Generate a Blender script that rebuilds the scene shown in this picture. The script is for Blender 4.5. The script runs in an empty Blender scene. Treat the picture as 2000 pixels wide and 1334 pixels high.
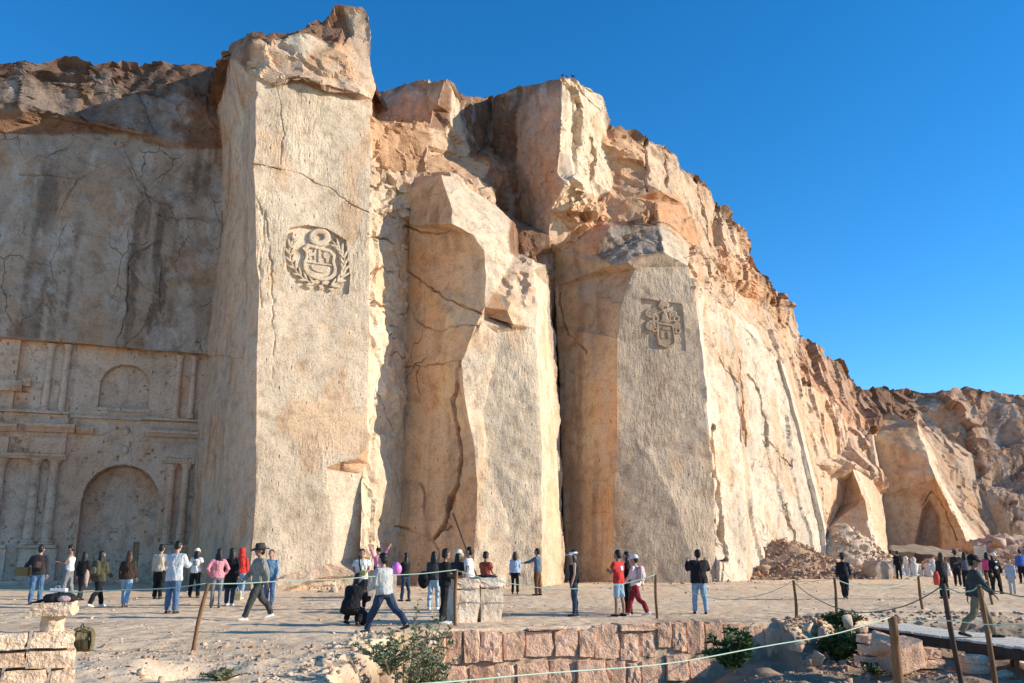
import bpy, bmesh, math, random
import numpy as np
from mathutils import Vector, Matrix
from mathutils.geometry import tessellate_polygon

R = math.radians
scene = bpy.context.scene
col = scene.collection

# ------------------------------------------------------------------ camera, sky, sun, exposure
FPX, CX, CY = 1700.0, 1000.0, 667.0          # focal length and centre in photograph pixels
PITCH = math.atan(411.0 / FPX)
EYE = 1.55
cam_d = bpy.data.cameras.new('camera')
cam_d.sensor_width = 36.0
cam_d.lens = 36.0 * FPX / 2000.0
cam_d.clip_end = 5000.0
cam = bpy.data.objects.new('camera', cam_d)
col.objects.link(cam)
cam.location = (0, 0, EYE)
cam.rotation_euler = (R(90) + PITCH, 0, 0)
scene.camera = cam

SUN_EL, SUN_AZ = R(21.0), R(-3.0)             # azimuth: degrees beyond the picture's right-hand side
SDIR = Vector((math.cos(SUN_EL) * math.cos(SUN_AZ), math.cos(SUN_EL) * math.sin(SUN_AZ), math.sin(SUN_EL)))
world = bpy.data.worlds.new('World')
scene.world = world
world.use_nodes = True
wn = world.node_tree
wn.nodes.clear()
sky = wn.nodes.new('ShaderNodeTexSky')
sky.sky_type = 'NISHITA'
sky.sun_disc = False
sky.sun_elevation = SUN_EL
sky.sun_rotation = R(90) - SUN_AZ
sky.altitude = 2400
sky.air_density = 1.0
sky.dust_density = 0.15
sky.ozone_density = 3.0
hsv = wn.nodes.new('ShaderNodeHueSaturation')
hsv.inputs['Saturation'].default_value = 1.30
hsv.inputs['Hue'].default_value = 0.498
bg = wn.nodes.new('ShaderNodeBackground')
bg.inputs['Strength'].default_value = 0.13
wo = wn.nodes.new('ShaderNodeOutputWorld')
wn.links.new(sky.outputs[0], hsv.inputs['Color'])
wn.links.new(hsv.outputs[0], bg.inputs[0])
wn.links.new(bg.outputs[0], wo.inputs[0])

sun_d = bpy.data.lights.new('sun', 'SUN')
sun_d.energy = 3.5
sun_d.angle = R(0.5)
sun_d.color = (1.0, 0.91, 0.75)
sun = bpy.data.objects.new('sun', sun_d)
col.objects.link(sun)
sun.rotation_euler = SDIR.to_track_quat('Z', 'Y').to_euler()

vs = scene.view_settings
vs.view_transform = 'Standard'
vs.look = 'None'
vs.gamma = 1.0
vs.exposure = 0.95
vs.use_curve_mapping = False
scene.render.engine = 'CYCLES'
scene.cycles.use_denoising = True
scene.cycles.adaptive_threshold = 0.02
scene.cycles.max_bounces = 8
scene.cycles.diffuse_bounces = 5

# ------------------------------------------------------------------ small helpers
rng = np.random.default_rng(7)
random.seed(7)


def ray(x, y):
    v = CY - y
    return np.array([x - CX, FPX * math.cos(PITCH) - v * math.sin(PITCH), FPX * math.sin(PITCH) + v * math.cos(PITCH)])


def at(x, y, Y):
    d = ray(x, y)
    t = Y / d[1]
    return np.array([d[0] * t, Y, EYE + d[2] * t])


def project(P):
    P = np.asarray(P, float)
    x, y, z = P[..., 0], P[..., 1], P[..., 2] - EYE
    cy = y * math.cos(PITCH) + z * math.sin(PITCH)
    cz = -y * math.sin(PITCH) + z * math.cos(PITCH)
    return np.stack([CX + FPX * x / cy, CY - FPX * cz / cy], -1)


class Plane:
    """a leaning wall: runs through p0 along d in plan, leans back by lean metres per metre"""
    def __init__(s, p0, p1, lean=0.0):
        s.p0 = np.array(p0, float)
        d = np.array(p1, float) - s.p0
        s.d = d / np.linalg.norm(d)
        s.n = np.array([s.d[1], -s.d[0]])
        s.lean = lean

    def hit(s, x, y, off=0.0):
        D = ray(x, y)
        t = (s.n @ s.p0 + off - EYE * s.lean) / (s.n @ D[:2] + s.lean * D[2])
        return np.array([D[0] * t, D[1] * t, EYE + D[2] * t])

    def uz(s, P):
        return ((P[:2] - s.p0) @ s.d, P[2])

    def pt(s, u, z, w=0.0):
        q = s.p0 + s.d * u + s.n * (w - s.lean * z)
        return (q[0], q[1], z)


def base(x, Y):
    return ((x - CX) * Y / 1765.0, Y)


def ground_hit(x, y, z=0.0):
    D = ray(x, y)
    t = (z - EYE) / D[2]
    return np.array([D[0] * t, D[1] * t, z])


# vectorised noise ---------------------------------------------------
def _hash(ix, iy, iz, k):
    h = (ix * 374761393 + iy * 668265263 + iz * 2147483647 + k * 1274126177) & 0xFFFFFFFF
    h = ((h ^ (h >> 13)) * 1274126177) & 0xFFFFFFFF
    h = ((h ^ (h >> 15)) * 2246822519) & 0xFFFFFFFF
    h = (h ^ (h >> 16)) & 0xFFFFFFFF
    return h.astype(np.float64) / 4294967295.0


def vnoise(P, k=0):
    P = np.asarray(P, float)
    i = np.floor(P).astype(np.int64)
    f = P - i
    f = f * f * f * (f * (f * 6 - 15) + 10)
    out = 0
    for a in (0, 1):
        for b in (0, 1):
            for c in (0, 1):
                w = (f[:, 0] if a else 1 - f[:, 0]) * (f[:, 1] if b else 1 - f[:, 1]) * (f[:, 2] if c else 1 - f[:, 2])
                out = out + w * _hash(i[:, 0] + a, i[:, 1] + b, i[:, 2] + c, k)
    return out * 2 - 1


def fbm(P, scale=1.0, oct=4, k=0, gain=0.5):
    P = np.asarray(P, float) * scale
    s, a = 0, 1.0
    for o in range(oct):
        s = s + a * vnoise(P + 13.7 * o, k + o)
        P = P * 2.03
        a *= gain
    return s


def facets(P, cell, k=0, tilt=0.5):
    """jointed rock: every random cell is a block with its own offset and its own tilted face"""
    Q = np.asarray(P, float) / cell
    i = np.floor(Q).astype(np.int64)
    best = np.full(len(Q), 9e9)
    out = np.zeros(len(Q))
    for a in (-1, 0, 1):
        for b in (-1, 0, 1):
            for c in (-1, 0, 1):
                jx, jy, jz = i[:, 0] + a, i[:, 1] + b, i[:, 2] + c
                dx = Q[:, 0] - jx - _hash(jx, jy, jz, k)
                dy = Q[:, 1] - jy - _hash(jx, jy, jz, k + 1)
                dz = Q[:, 2] - jz - _hash(jx, jy, jz, k + 2)
                d = dx * dx + dy * dy + dz * dz
                m = d < best
                if not m.any():
                    continue
                best[m] = d[m]
                jx, jy, jz = jx[m], jy[m], jz[m]
                g = [(_hash(jx, jy, jz, k + q) - .5) * 2 * tilt for q in (3, 4, 5)]
                out[m] = (_hash(jx, jy, jz, k + 6) - .5) * 1.1 + g[0] * dx[m] + g[1] * dy[m] + g[2] * dz[m]
    return out * cell


def refine(V, T, Lfun, pid, maxit=14, limit=900000, coarse=None):
    """split every edge longer than the wanted length, keeping the mesh watertight"""
    for _ in range(maxit):
        E = np.concatenate([T[:, [0, 1]], T[:, [1, 2]], T[:, [2, 0]]])
        E.sort(axis=1)
        key, inv = np.unique(E[:, 0].astype(np.int64) * len(V) + E[:, 1], return_inverse=True)
        U = np.stack([key // len(V), key % len(V)], 1)
        inv = inv.reshape(-1)
        a, b = V[U[:, 0]], V[U[:, 1]]
        L = np.linalg.norm(a - b, axis=1)
        cf = (coarse[U[:, 0]] + coarse[U[:, 1]]) / 2
        split = L > np.where(cf > .02, 3.0, Lfun((a + b) / 2, np.where(cf > .02, 0, L)))
        if not split.any() or len(T) > limit:
            break
        idx = np.full(len(U), -1)
        idx[split] = len(V) + np.arange(split.sum())
        V = np.concatenate([V, ((a + b) / 2)[split]])
        coarse = np.concatenate([coarse, cf[split]])
        m = idx[inv].reshape(3, -1).T
        s = m >= 0
        cnt = s.sum(1)
        out, op = [], []
        k0 = cnt == 0
        out.append(T[k0]); op.append(pid[k0])
        k3 = cnt == 3
        if k3.any():
            t, q = T[k3], m[k3]
            for tri in ((t[:, 0], q[:, 0], q[:, 2]), (q[:, 0], t[:, 1], q[:, 1]), (q[:, 2], q[:, 1], t[:, 2]), (q[:, 0], q[:, 1], q[:, 2])):
                out.append(np.stack(tri, 1)); op.append(pid[k3])
        for r in range(3):
            k1 = (cnt == 1) & s[:, r]
            if k1.any():
                t, q = np.roll(T[k1], -r, 1), np.roll(m[k1], -r, 1)
                for tri in ((t[:, 0], q[:, 0], t[:, 2]), (q[:, 0], t[:, 1], t[:, 2])):
                    out.append(np.stack(tri, 1)); op.append(pid[k1])
            k2 = (cnt == 2) & ~s[:, r]
            if k2.any():
                t, q = np.roll(T[k2], -r, 1), np.roll(m[k2], -r, 1)
                # edges 1-2 and 2-0 are split, 0-1 is not
                for tri in ((t[:, 0], t[:, 1], q[:, 1]), (t[:, 0], q[:, 1], q[:, 2]), (q[:, 2], q[:, 1], t[:, 2])):
                    out.append(np.stack(tri, 1)); op.append(pid[k2])
        T = np.concatenate(out)
        pid = np.concatenate(op)
    return V, T, pid


def np_mesh(name, V, F, mat=None, smooth=True):
    me = bpy.data.meshes.new(name)
    F = np.asarray(F)
    me.vertices.add(len(V))
    me.vertices.foreach_set('co', np.asarray(V, np.float32).ravel())
    n = F.shape[1]
    me.loops.add(F.size)
    me.loops.foreach_set('vertex_index', F.ravel().astype(np.int32))
    me.polygons.add(len(F))
    me.polygons.foreach_set('loop_start', np.arange(0, F.size, n, dtype=np.int32))
    me.polygons.foreach_set('loop_total', np.full(len(F), n, np.int32))
    me.update(calc_edges=True)
    if smooth:
        me.polygons.foreach_set('use_smooth', np.ones(len(F), bool))
    if mat:
        me.materials.append(mat)
    return me


def obj(name, me, parent=None, loc=None, **props):
    o = bpy.data.objects.new(name, me)
    col.objects.link(o)
    if parent:
        o.parent = parent
    if loc is not None:
        o.location = loc
    for k, v in props.items():
        o[k] = v
    return o


def thing(name, label, cat, loc=(0, 0, 0), rz=0.0, group=None):
    o = bpy.data.objects.new(name, None)
    col.objects.link(o)
    o.location = loc
    o.rotation_euler = (0, 0, rz)
    o['label'] = label
    o['category'] = cat
    if group:
        o['group'] = group
    return o


def tag(o, label, cat, group=None):
    o['label'] = label
    o['category'] = cat
    if group:
        o['group'] = group
    return o


class MB:
    """collects simple shapes as one mesh"""
    def __init__(s):
        s.v, s.f = [], []

    def add(s, v, f):
        k = len(s.v)
        s.v += [tuple(p) for p in v]
        s.f += [tuple(i + k for i in q) for q in f]
        return s

    def box(s, c, d, rz=0.0, M=None):
        ca, sa = math.cos(rz), math.sin(rz)
        v = []
        for z in (-.5, .5):
            for x, y in ((-.5, -.5), (.5, -.5), (.5, .5), (-.5, .5)):
                X, Y = x * d[0], y * d[1]
                v.append((c[0] + X * ca - Y * sa, c[1] + X * sa + Y * ca, c[2] + z * d[2]))
        return s.add(v, [(3, 2, 1, 0), (4, 5, 6, 7), (0, 1, 5, 4), (1, 2, 6, 5), (2, 3, 7, 6), (3, 0, 4, 7)])

    def loft(s, rings, cap=True):
        n = len(rings[0])
        v = [p for r in rings for p in r]
        f = []
        for i in range(len(rings) - 1):
            for j in range(n):
                a, b = i * n + j, i * n + (j + 1) % n
                f.append((a, b, b + n, a + n))
        if cap:
            f.append(tuple(range(n - 1, -1, -1)))
            f.append(tuple(range((len(rings) - 1) * n, len(rings) * n)))
        return s.add(v, f)

    def tube(s, pts, rad, n=8, cap=True):
        """round tube along points; rad a number or one per point (or pairs for ellipses)"""
        pts = [Vector(p) for p in pts]
        if not hasattr(rad, '__len__'):
            rad = [rad] * len(pts)
        rings = []
        ref = None
        for i, p in enumerate(pts):
            t = (pts[min(i + 1, len(pts) - 1)] - pts[max(i - 1, 0)])
            if t.length < 1e-9:
                t = Vector((0, 0, 1))
            t.normalize()
            if ref is None:
                ref = Vector((1, 0, 0)) if abs(t.x) < .8 else Vector((0, 1, 0))
            u = (ref - t * ref.dot(t)).normalized()
            w = t.cross(u)
            ref = u
            r = rad[i]
            ra, rb = (r, r) if not hasattr(r, '__len__') else r
            rings.append([p + u * (ra * math.cos(2 * math.pi * j / n)) + w * (rb * math.sin(2 * math.pi * j / n)) for j in range(n)])
        return s.loft(rings, cap)

    def lathe(s, c, prof, n=14):
        rings = [[(c[0] + r * math.cos(2 * math.pi * j / n), c[1] + r * math.sin(2 * math.pi * j / n), c[2] + z) for j in range(n)] for r, z in prof]
        return s.loft(rings)

    def ball(s, c, r, nu=10, nv=7, M=None):
        if not hasattr(r, '__len__'):
            r = (r, r, r)
        rings = []
        for i in range(nv + 1):
            a = math.pi * (i + .04) / (nv + .08) - math.pi / 2
            ring = []
            for j in range(nu):
                b = 2 * math.pi * j / nu
                q = Vector((r[0] * math.cos(a) * math.cos(b), r[1] * math.cos(a) * math.sin(b), r[2] * math.sin(a)))
                if M is not None:
                    q = M @ q
                ring.append((c[0] + q.x, c[1] + q.y, c[2] + q.z))
            rings.append(ring)
        return s.loft(rings)

    def mesh(s, name, mat=None, smooth=False):
        me = bpy.data.meshes.new(name)
        me.from_pydata(s.v, [], s.f)
        if mat:
            me.materials.append(mat)
        if smooth:
            me.polygons.foreach_set('use_smooth', [True] * len(me.polygons))
        me.update()
        return me

    def build(s, name, mat=None, parent=None, smooth=False, **props):
        return obj(name, s.mesh(name, mat, smooth), parent, **props)


# ------------------------------------------------------------------ materials
class N:
    """tiny node-tree writer"""
    def __init__(s, name, rough=0.9, spec=0.15):
        s.m = bpy.data.materials.new(name)
        s.m.use_nodes = True
        s.t = s.m.node_tree
        s.b = s.t.nodes['Principled BSDF']
        s.b.inputs['Roughness'].default_value = rough
        s.b.inputs['Specular IOR Level'].default_value = spec
        s.co = None

    def n(s, typ, **kw):
        q = s.t.nodes.new(typ)
        for k, v in kw.items():
            setattr(q, k, v)
        return q

    def l(s, a, b):
        s.t.links.new(a, b)

    def pos(s):
        if s.co is None:
            s.co = s.n('ShaderNodeNewGeometry').outputs['Position']
        return s.co

    def objco(s):
        return s.n('ShaderNodeTexCoord').outputs['Object']

    def scaled(s, src, sc):
        m = s.n('ShaderNodeMapping')
        m.inputs['Scale'].default_value = sc
        s.l(src, m.inputs['Vector'])
        return m.outputs[0]

    def noise(s, src, scale, detail=4, rough=0.55, dist=0.0):
        q = s.n('ShaderNodeTexNoise')
        q.inputs['Scale'].default_value = scale
        q.inputs['Detail'].default_value = detail
        q.inputs['Roughness'].default_value = rough
        q.inputs['Distortion'].default_value = dist
        s.l(src, q.inputs['Vector'])
        return q.outputs['Fac']

    def ramp(s, src, stops):
        q = s.n('ShaderNodeValToRGB')
        e = q.color_ramp.elements
        while len(e) < len(stops):
            e.new(.5)
        for k, (p, c) in enumerate(stops):
            e[k].position = p
            e[k].color = (c, c, c, 1) if not hasattr(c, '__len__') else (*c, 1)
        s.l(src, q.inputs[0])
        return q.outputs[0]

    def math(s, op, a, b=None, c=None, clamp=False):
        q = s.n('ShaderNodeMath', operation=op)
        q.use_clamp = clamp
        for i, v in enumerate((a, b, c)):
            if v is None:
                continue
            if isinstance(v, (int, float)):
                q.inputs[i].default_value = v
            else:
                s.l(v, q.inputs[i])
        return q.outputs[0]

    def mix(s, fac, a, b, mode='MIX'):
        q = s.n('ShaderNodeMix', data_type='RGBA', blend_type=mode)
        for i, v in ((0, fac), (6, a), (7, b)):
            if isinstance(v, (int, float)):
                q.inputs[i].default_value = v
            elif isinstance(v, tuple):
                q.inputs[i].default_value = (*v, 1)
            else:
                s.l(v, q.inputs[i])
        return q.outputs[2]

    def bump(s, h, dist=0.05, strength=1.0, prev=None):
        q = s.n('ShaderNodeBump')
        q.inputs['Distance'].default_value = dist
        q.inputs['Strength'].default_value = strength
        s.l(h, q.inputs['Height'])
        if prev is not None:
            s.l(prev, q.inputs['Normal'])
        return q.outputs[0]

    def done(s, color=None, normal=None):
        if color is not None:
            if isinstance(color, tuple):
                s.b.inputs['Base Color'].default_value = (*color, 1)
            else:
                s.l(color, s.b.inputs['Base Color'])
        if normal is not None:
            s.l(normal, s.b.inputs['Normal'])
        return s.m


def rock_material(name, attr=True, flat=(.46, .36, .25), scale=1.0, bump=1.0, cracks=True):
    """pale volcanic stone; the mesh carries its colour (Col) and, in Msk, tool marks and hair cracks"""
    s = N(name, 0.95, 0.08)
    p = s.pos()
    if attr:
        a = s.n('ShaderNodeAttribute', attribute_name='Col')
        k = s.n('ShaderNodeAttribute', attribute_name='Msk')
        sep = s.n('ShaderNodeSeparateColor')
        s.l(k.outputs['Color'], sep.inputs[0])
        c, peck, crk, rgh = a.outputs['Color'], sep.outputs[0], sep.outputs[1], sep.outputs[2]
    else:
        c, peck, crk, rgh = flat, 0.2, 0.0, 1.0
    mid = s.noise(p, 1.6 * scale, 3, .65)
    fine = s.noise(p, 12 * scale, 2, .8)
    c = s.mix(1.0, c, s.ramp(mid, [(.28, (.72, .67, .62)), (.5, (1, 1, 1)), (.75, (1.08, 1.08, 1.07))]), 'MULTIPLY')
    c = s.mix(1.0, c, s.ramp(fine, [(.28, .62), (.48, 1.0), (.8, 1.12)]), 'MULTIPLY')
    pit = s.n('ShaderNodeTexVoronoi')
    pit.inputs['Scale'].default_value = 4.2 * scale
    s.l(s.scaled(p, (1, 1, .34)), pit.inputs['Vector'])
    pith = s.math('MAXIMUM', s.ramp(pit.outputs['Distance'], [(0.02, 0.0), (.17, 1.0)]), s.ramp(mid, [(.44, 1.0), (.56, 0.0)]))
    hole = s.math('MULTIPLY', s.ramp(pit.outputs['Distance'], [(.10, 1.0), (.16, 0.0)]), s.ramp(mid, [(.53, 0.0), (.58, .8)]))
    c = s.mix(hole, c, (.13, .08, .055))
    h = s.math('MULTIPLY_ADD', s.math('MULTIPLY', mid, rgh), .11 * bump, s.math('MULTIPLY', fine, .024 * bump))
    h = s.math('MULTIPLY_ADD', pith, .03 * bump, h)
    if attr:
        h_p = s.noise(s.scaled(p, (6.0, 6.0, 1.9)), 1.0 * scale, 3, .65)
        h = s.math('MULTIPLY_ADD', s.math('MULTIPLY', h_p, peck), .085, h)
        if cracks:
            wob = s.n('ShaderNodeTexNoise')
            wob.inputs['Scale'].default_value = .9
            wob.inputs['Detail'].default_value = 2
            s.l(p, wob.inputs['Vector'])
            mixv = s.n('ShaderNodeMix', data_type='VECTOR')
            mixv.inputs[0].default_value = .30
            s.l(s.scaled(p, (.55, .55, .32)), mixv.inputs[4])
            s.l(wob.outputs['Color'], mixv.inputs[5])
            vor = s.n('ShaderNodeTexVoronoi', feature='DISTANCE_TO_EDGE')
            vor.inputs['Scale'].default_value = 1.1
            s.l(mixv.outputs[1], vor.inputs['Vector'])
            line = s.math('MULTIPLY', s.ramp(vor.outputs['Distance'], [(0.0, 1.0), (.011, .0)]), crk, clamp=True)
            c = s.mix(line, c, (.10, .065, .045))
    return s.done(c, s.bump(h, 1.0, 1.0))


def stain_colours(P, c, stain, k=0):
    """weathering with a shape of its own: broad tone, rusty blotches, dark water runs, pale lichen"""
    c = np.array(c, float)
    one = np.ones((len(P), 3))
    big = fbm(P, .22, 4, 401 + k)
    c = c * (1 + .16 * big)[:, None]
    rust = np.clip(fbm(P * np.array([1, 1, .55]), .55, 4, 411 + k) * 1.5 - .38, 0, .42)[:, None]
    c = c * (1 - rust) + c * np.array([1.0, .72, .50]) * rust
    st = np.clip(fbm(P * np.array([1.7, 1.7, .06]), 1.0, 4, 421 + k, .6) * 2.6 - .15, 0, 1)
    st = st * np.clip(fbm(P * np.array([.35, .35, .12]), 1.0, 3, 431 + k) * 2 + .45, .1, 1)
    s_ = (st * stain * .68)[:, None]
    c = c * (1 - s_) + np.array([.115, .072, .054]) * s_
    pale = (np.clip(fbm(P * np.array([1, 1, .45]), .9, 5, 441 + k, .65) * 2.2 - .45, 0, 1) * stain * .6)[:, None]
    c = c * (1 - pale) + np.array([.50, .43, .37]) * pale
    return np.clip(c, .02, .72)


import time
_t0 = time.time()


def tick(s):
    print('TICK %-14s %.1f' % (s, time.time() - _t0), flush=True)

# ------------------------------------------------------------------ the quarry cliff
PF = Plane(base(370, 46.0), np.array(base(370, 46.0)) + (2.65, 1.0), 0.0)
PL = {
    'F': PF,
    'P1L': Plane(base(370, 46.0), base(495, 36.5), .03),
    'P1F': Plane(base(495, 36.5), base(712, 38.7), .045),
    'RB': Plane(base(706, 39.4), base(785, 43.4), .05),
    'P2L': Plane(base(785, 43.2), base(935, 40.8), .06),
    'P2F': Plane(base(935, 40.8), base(1057, 42.2), .06),
    'P2R': Plane(base(1057, 42.2), base(1097, 46.0), .05),
    'P3L': Plane(base(1098, 49.9), base(1200, 47.2), .06),
    'P3F': Plane(base(1198, 47.2), base(1393, 48.2), .05),
    'P3R': Plane(base(1395, 48.2), base(1612, 60.0), .10),
    'B1': Plane(base(725, 43.5), base(900, 45.0), .10),
    'B2': Plane(base(900, 51.0), base(1100, 45.5), .0),
    'B3': Plane(base(1100, 45.6), base(1190, 50.0), .02),
    'T': Plane(base(1190, 49.5), base(1410, 57.5), .12),
}
CREAM = (.605, .47, .335)
CHALK = (.62, .50, .375)
WARM = (.57, .395, .265)
ORNG = (.55, .335, .20)
BOUNCE = (.69, .455, .275)  # warm bounced light painted into the stone of the shaded faces
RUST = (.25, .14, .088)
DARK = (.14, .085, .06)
PINKB = (.60, .365, .24)
GREY = (.42, .315, .235)
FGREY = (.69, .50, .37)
FLANK = (.68, .445, .295)  # pillar stone reddened on its shaded side, in place of warm bounce light

CV, CI, CPOLY = [], {}, []


def cv(t):
    k = t[:2]
    if k in CI:
        return CI[k]
    x, y = k
    sp = t[2]
    if isinstance(sp, str):
        P = PL[sp].hit(x, y)
    elif isinstance(sp, tuple):
        P = PL[sp[0]].hit(x, y, sp[1])
    else:
        P = at(x, y, sp)
    CI[k] = len(CV)
    CV.append(P)
    return CI[k]


def poly(part, pts, colr=CREAM, rough=(.10, .0), msk=(.5, .4, 0.0)):
    CPOLY.append((part, [cv(t) for t in pts], colr, rough, msk))


def back_strip(part, keys, dY=14.0, dx=0.0, dz=.6, colr=RUST):
    """the plateau behind a rim"""
    prev = None
    for k in keys:
        a = CI[k]
        kb = ('b', *k)
        if kb not in CI:
            CI[kb] = len(CV)
            CV.append(CV[a] + np.array([dx, dY, dz - .02 * dY]))
        if prev:
            CPOLY.append((part, [prev[0], a, CI[kb], prev[1]], colr, (.3, .2), (0, 0, 0)))
        prev = (a, CI[kb])


def CVkey(k3):
    return CI[k3]


A = 'alcove'
# stained wall above the carved front, and its soffit
poly(A, [(-260, 640, 'F'), (-20, 657, 'F'), (130, 668, 'F'), (290, 683, 'F'), (405, 692, 'F'), (421, 560, 'F'), (437, 440, 'F'), (435, 290, 'F'), (330, 292, 'F'), (232, 262, 'F'), (62, 262, 'F'), (-260, 250, 'F')],
     GREY, (.10, .05), (.12, 1.0, 1.0))
poly(A, [(-260, 640), (-20, 657), (130, 668), (290, 683), (405, 692), (404, 694, ('F', -1.0)), (291, 686, ('F', -1.0)), (131, 671, ('F', -1.0)), (-20, 660, ('F', -1.0)), (-262, 644, ('F', -1.0))], ORNG, (.03, 0), (.2, 0, 0))
poly(A, [(-260, 250), (62, 262), (232, 262), (330, 292), (330, 270, ('F', .45)), (235, 240, ('F', .5)), (62, 222, ('F', .4)), (-260, 220, ('F', .4))], RUST, (.16, .12), (.2, .3, .6))
poly(A, [(330, 292), (435, 290), (431, 235, ('F', .2)), (345, 180, ('F', -.2)), (305, 190, ('F', .1)), (330, 270)], RUST, (.14, .1), (.2, .3, .8))
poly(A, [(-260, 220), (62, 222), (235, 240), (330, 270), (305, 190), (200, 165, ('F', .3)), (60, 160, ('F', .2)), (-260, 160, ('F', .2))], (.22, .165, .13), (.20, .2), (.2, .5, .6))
RIM0 = [(-260, 118), (-120, 122), (0, 122), (60, 126), (118, 123), (180, 131), (255, 133), (272, 139), (288, 124), (330, 126), (365, 133), (425, 131)]
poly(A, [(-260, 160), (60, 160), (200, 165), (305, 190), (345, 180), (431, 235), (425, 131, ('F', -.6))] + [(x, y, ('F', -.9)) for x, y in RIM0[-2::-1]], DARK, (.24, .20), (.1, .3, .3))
back_strip(A, RIM0)

B = 'pillar'
# shaded left flank of the tall pillar
EDGE1 = [(489, 1190), (491, 1080), (497, 1000), (501, 850), (504, 700), (505, 620), (501, 480), (499, 400), (500, 300), (500, 230), (502, 190), (502, 150)]
BACK1 = [(362, 1190), (372, 1040), (386, 850), (404, 694), (405, 692), (421, 560), (437, 440), (435, 290), (431, 235), (425, 131)]
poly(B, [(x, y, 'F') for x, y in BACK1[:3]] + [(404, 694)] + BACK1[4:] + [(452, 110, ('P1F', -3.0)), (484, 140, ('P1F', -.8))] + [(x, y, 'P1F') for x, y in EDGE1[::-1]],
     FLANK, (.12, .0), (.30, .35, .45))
# front of the tall pillar with the wreathed crest
poly(B, EDGE1[::-1][0:1] + [(532, 167, 'P1F'), (589, 160, 'P1F'), (645, 184, 'P1F'), (697, 195, 'P1F'), (723, 213, 'P1F'), (723, 300, 'P1F'), (721, 420, 'P1F'), (721, 650, 'P1F'), (717, 800, 'P1F'), (718, 868, 'P1F'),
     (700, 893, 'P1F'), (660, 905, 'P1F'), (638, 914, 'P1F'), (640, 965, 'P1F'), (655, 1012, 'P1F'), (652, 1100, 'P1F'), (600, 1114, 'P1F'), (530, 1134, 'P1F'), (489, 1190)] + EDGE1[1:-1],
     CREAM, (.06, .0), (.95, .30, 0.16))
poly(B, [(638, 914), (660, 905), (700, 893), (718, 868), (717, 905, ('P1F', -.55)), (704, 922, ('P1F', -.55)), (640, 918, ('P1F', -.12))], ORNG, (.05, .05), (.3, 0, 0))
poly(B, [(640, 918), (704, 922), (706, 1000, ('P1F', -.6)), (707, 1085, ('P1F', -.55)), (652, 1100), (655, 1012), (640, 965), (638, 914)], CREAM, (.02, .0), (.12, .1, 0))
poly(B, [(717, 905), (718, 868), (721, 900, ('P1F', -1.4)), (714, 1100, ('P1F', -1.6)), (707, 1085), (706, 1000), (704, 922)], CREAM, (.05, .03), (.3, .2, 0))
# broken toe
poly(B, [(530, 1134), (600, 1114), (652, 1100), (707, 1085), (714, 1100), (708, 1120, ('P1F', .5)), (640, 1125, ('P1F', .75)), (580, 1140, ('P1F', .55)), (520, 1158, ('P1F', .3))], WARM, (.10, .08), (.3, .2, 0))
poly(B, [(520, 1158), (580, 1140), (640, 1125), (708, 1120), (712, 1190, ('P1F', .6)), (636, 1205, ('P1F', 1.0)), (560, 1205, ('P1F', .8)), (489, 1190), (530, 1134)], CREAM, (.10, .06), (.6, .2, 0))
# hidden right side of the tall pillar
poly(B, [(723, 213), (723, 300), (721, 420), (721, 650), (717, 800), (718, 868), (721, 900), (714, 1100), (708, 1120), (712, 1190), (704, 1190, 'RB'), (705, 900, 'RB'), (706, 650, 'RB'), (708, 420, 'RB'), (709, 300, 41.5), (712, 215, 41.5)], CREAM, (.05, .05), (.3, .2, 0))
# its crown
poly(B, [(502, 150), (532, 167), (534, 160, ('P1F', .25)), (590, 150, ('P1F', .55)), (591, 112, ('P1F', .1)), (544, 74, ('P1F', -.6)), (502, 92, ('P1F', -.2)), (484, 140)], WARM, (.12, .12), (.4, .2, .1))
poly(B, [(532, 167), (589, 160), (645, 184), (697, 195), (700, 180, ('P1F', .45)), (646, 170, ('P1F', .55)), (590, 150), (534, 160)], RUST, (.05, .05), (.3, 0, .2))
poly(B, [(590, 150), (646, 170), (700, 180), (706, 160, ('P1F', .2)), (690, 124, ('P1F', -.1)), (649, 101, ('P1F', -.2)), (591, 112)], WARM, (.12, .14), (.4, .1, .1))
poly(B, [(591, 112), (649, 101), (637, 82, ('P1F', -.7)), (586, 69, ('P1F', -.4))], CREAM, (.08, .1), (.4, .1, 0))
poly(B, [(591, 112), (586, 69), (544, 74)], CREAM, (.08, .1), (.4, .1, 0))
poly(B, [(697, 195), (723, 213), (725, 191, ('P1F', .1)), (732, 174, ('P1F', .0)), (729, 150, ('P1F', -.1)), (722, 112, ('P1F', -.4)), (690, 124), (706, 160), (700, 180)], WARM, (.08, .06), (.4, .1, .2))
RIM1 = [(425, 131), (442, 94), (468, 78), (491, 64), (521, 71), (540, 66), (585, 58), (607, 52), (630, 36), (652, 28), (675, 22), (705, 21), (718, 32)]
RIMSP = {(442, 94): -3.4, (468, 78): -2.6, (491, 64): -1.8, (521, 71): -1.3, (540, 66): -1.3, (585, 58): -1.2, (607, 52): -1.3, (630, 36): -1.5, (652, 28): -1.3, (675, 22): -1.1, (705, 21): -.9, (718, 32): -.8}
poly(B, [(425, 131)] + [(x, y, ('P1F', RIMSP[(x, y)])) for x, y in RIM1[1:4]] + [(502, 92), (484, 140), (452, 110)], RUST, (.15, .2), (.3, .2, .4))
poly(B, [(491, 64)] + [(x, y, ('P1F', RIMSP[(x, y)])) for x, y in RIM1[4:7]] + [(586, 69), (544, 74), (502, 92)], RUST, (.12, .18), (.3, .2, .3))
poly(B, [(585, 58), (607, 52, ('P1F', -1.3)), (630, 36, ('P1F', -1.5)), (637, 82), (586, 69)], RUST, (.12, .15), (.3, .1, .2))
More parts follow.
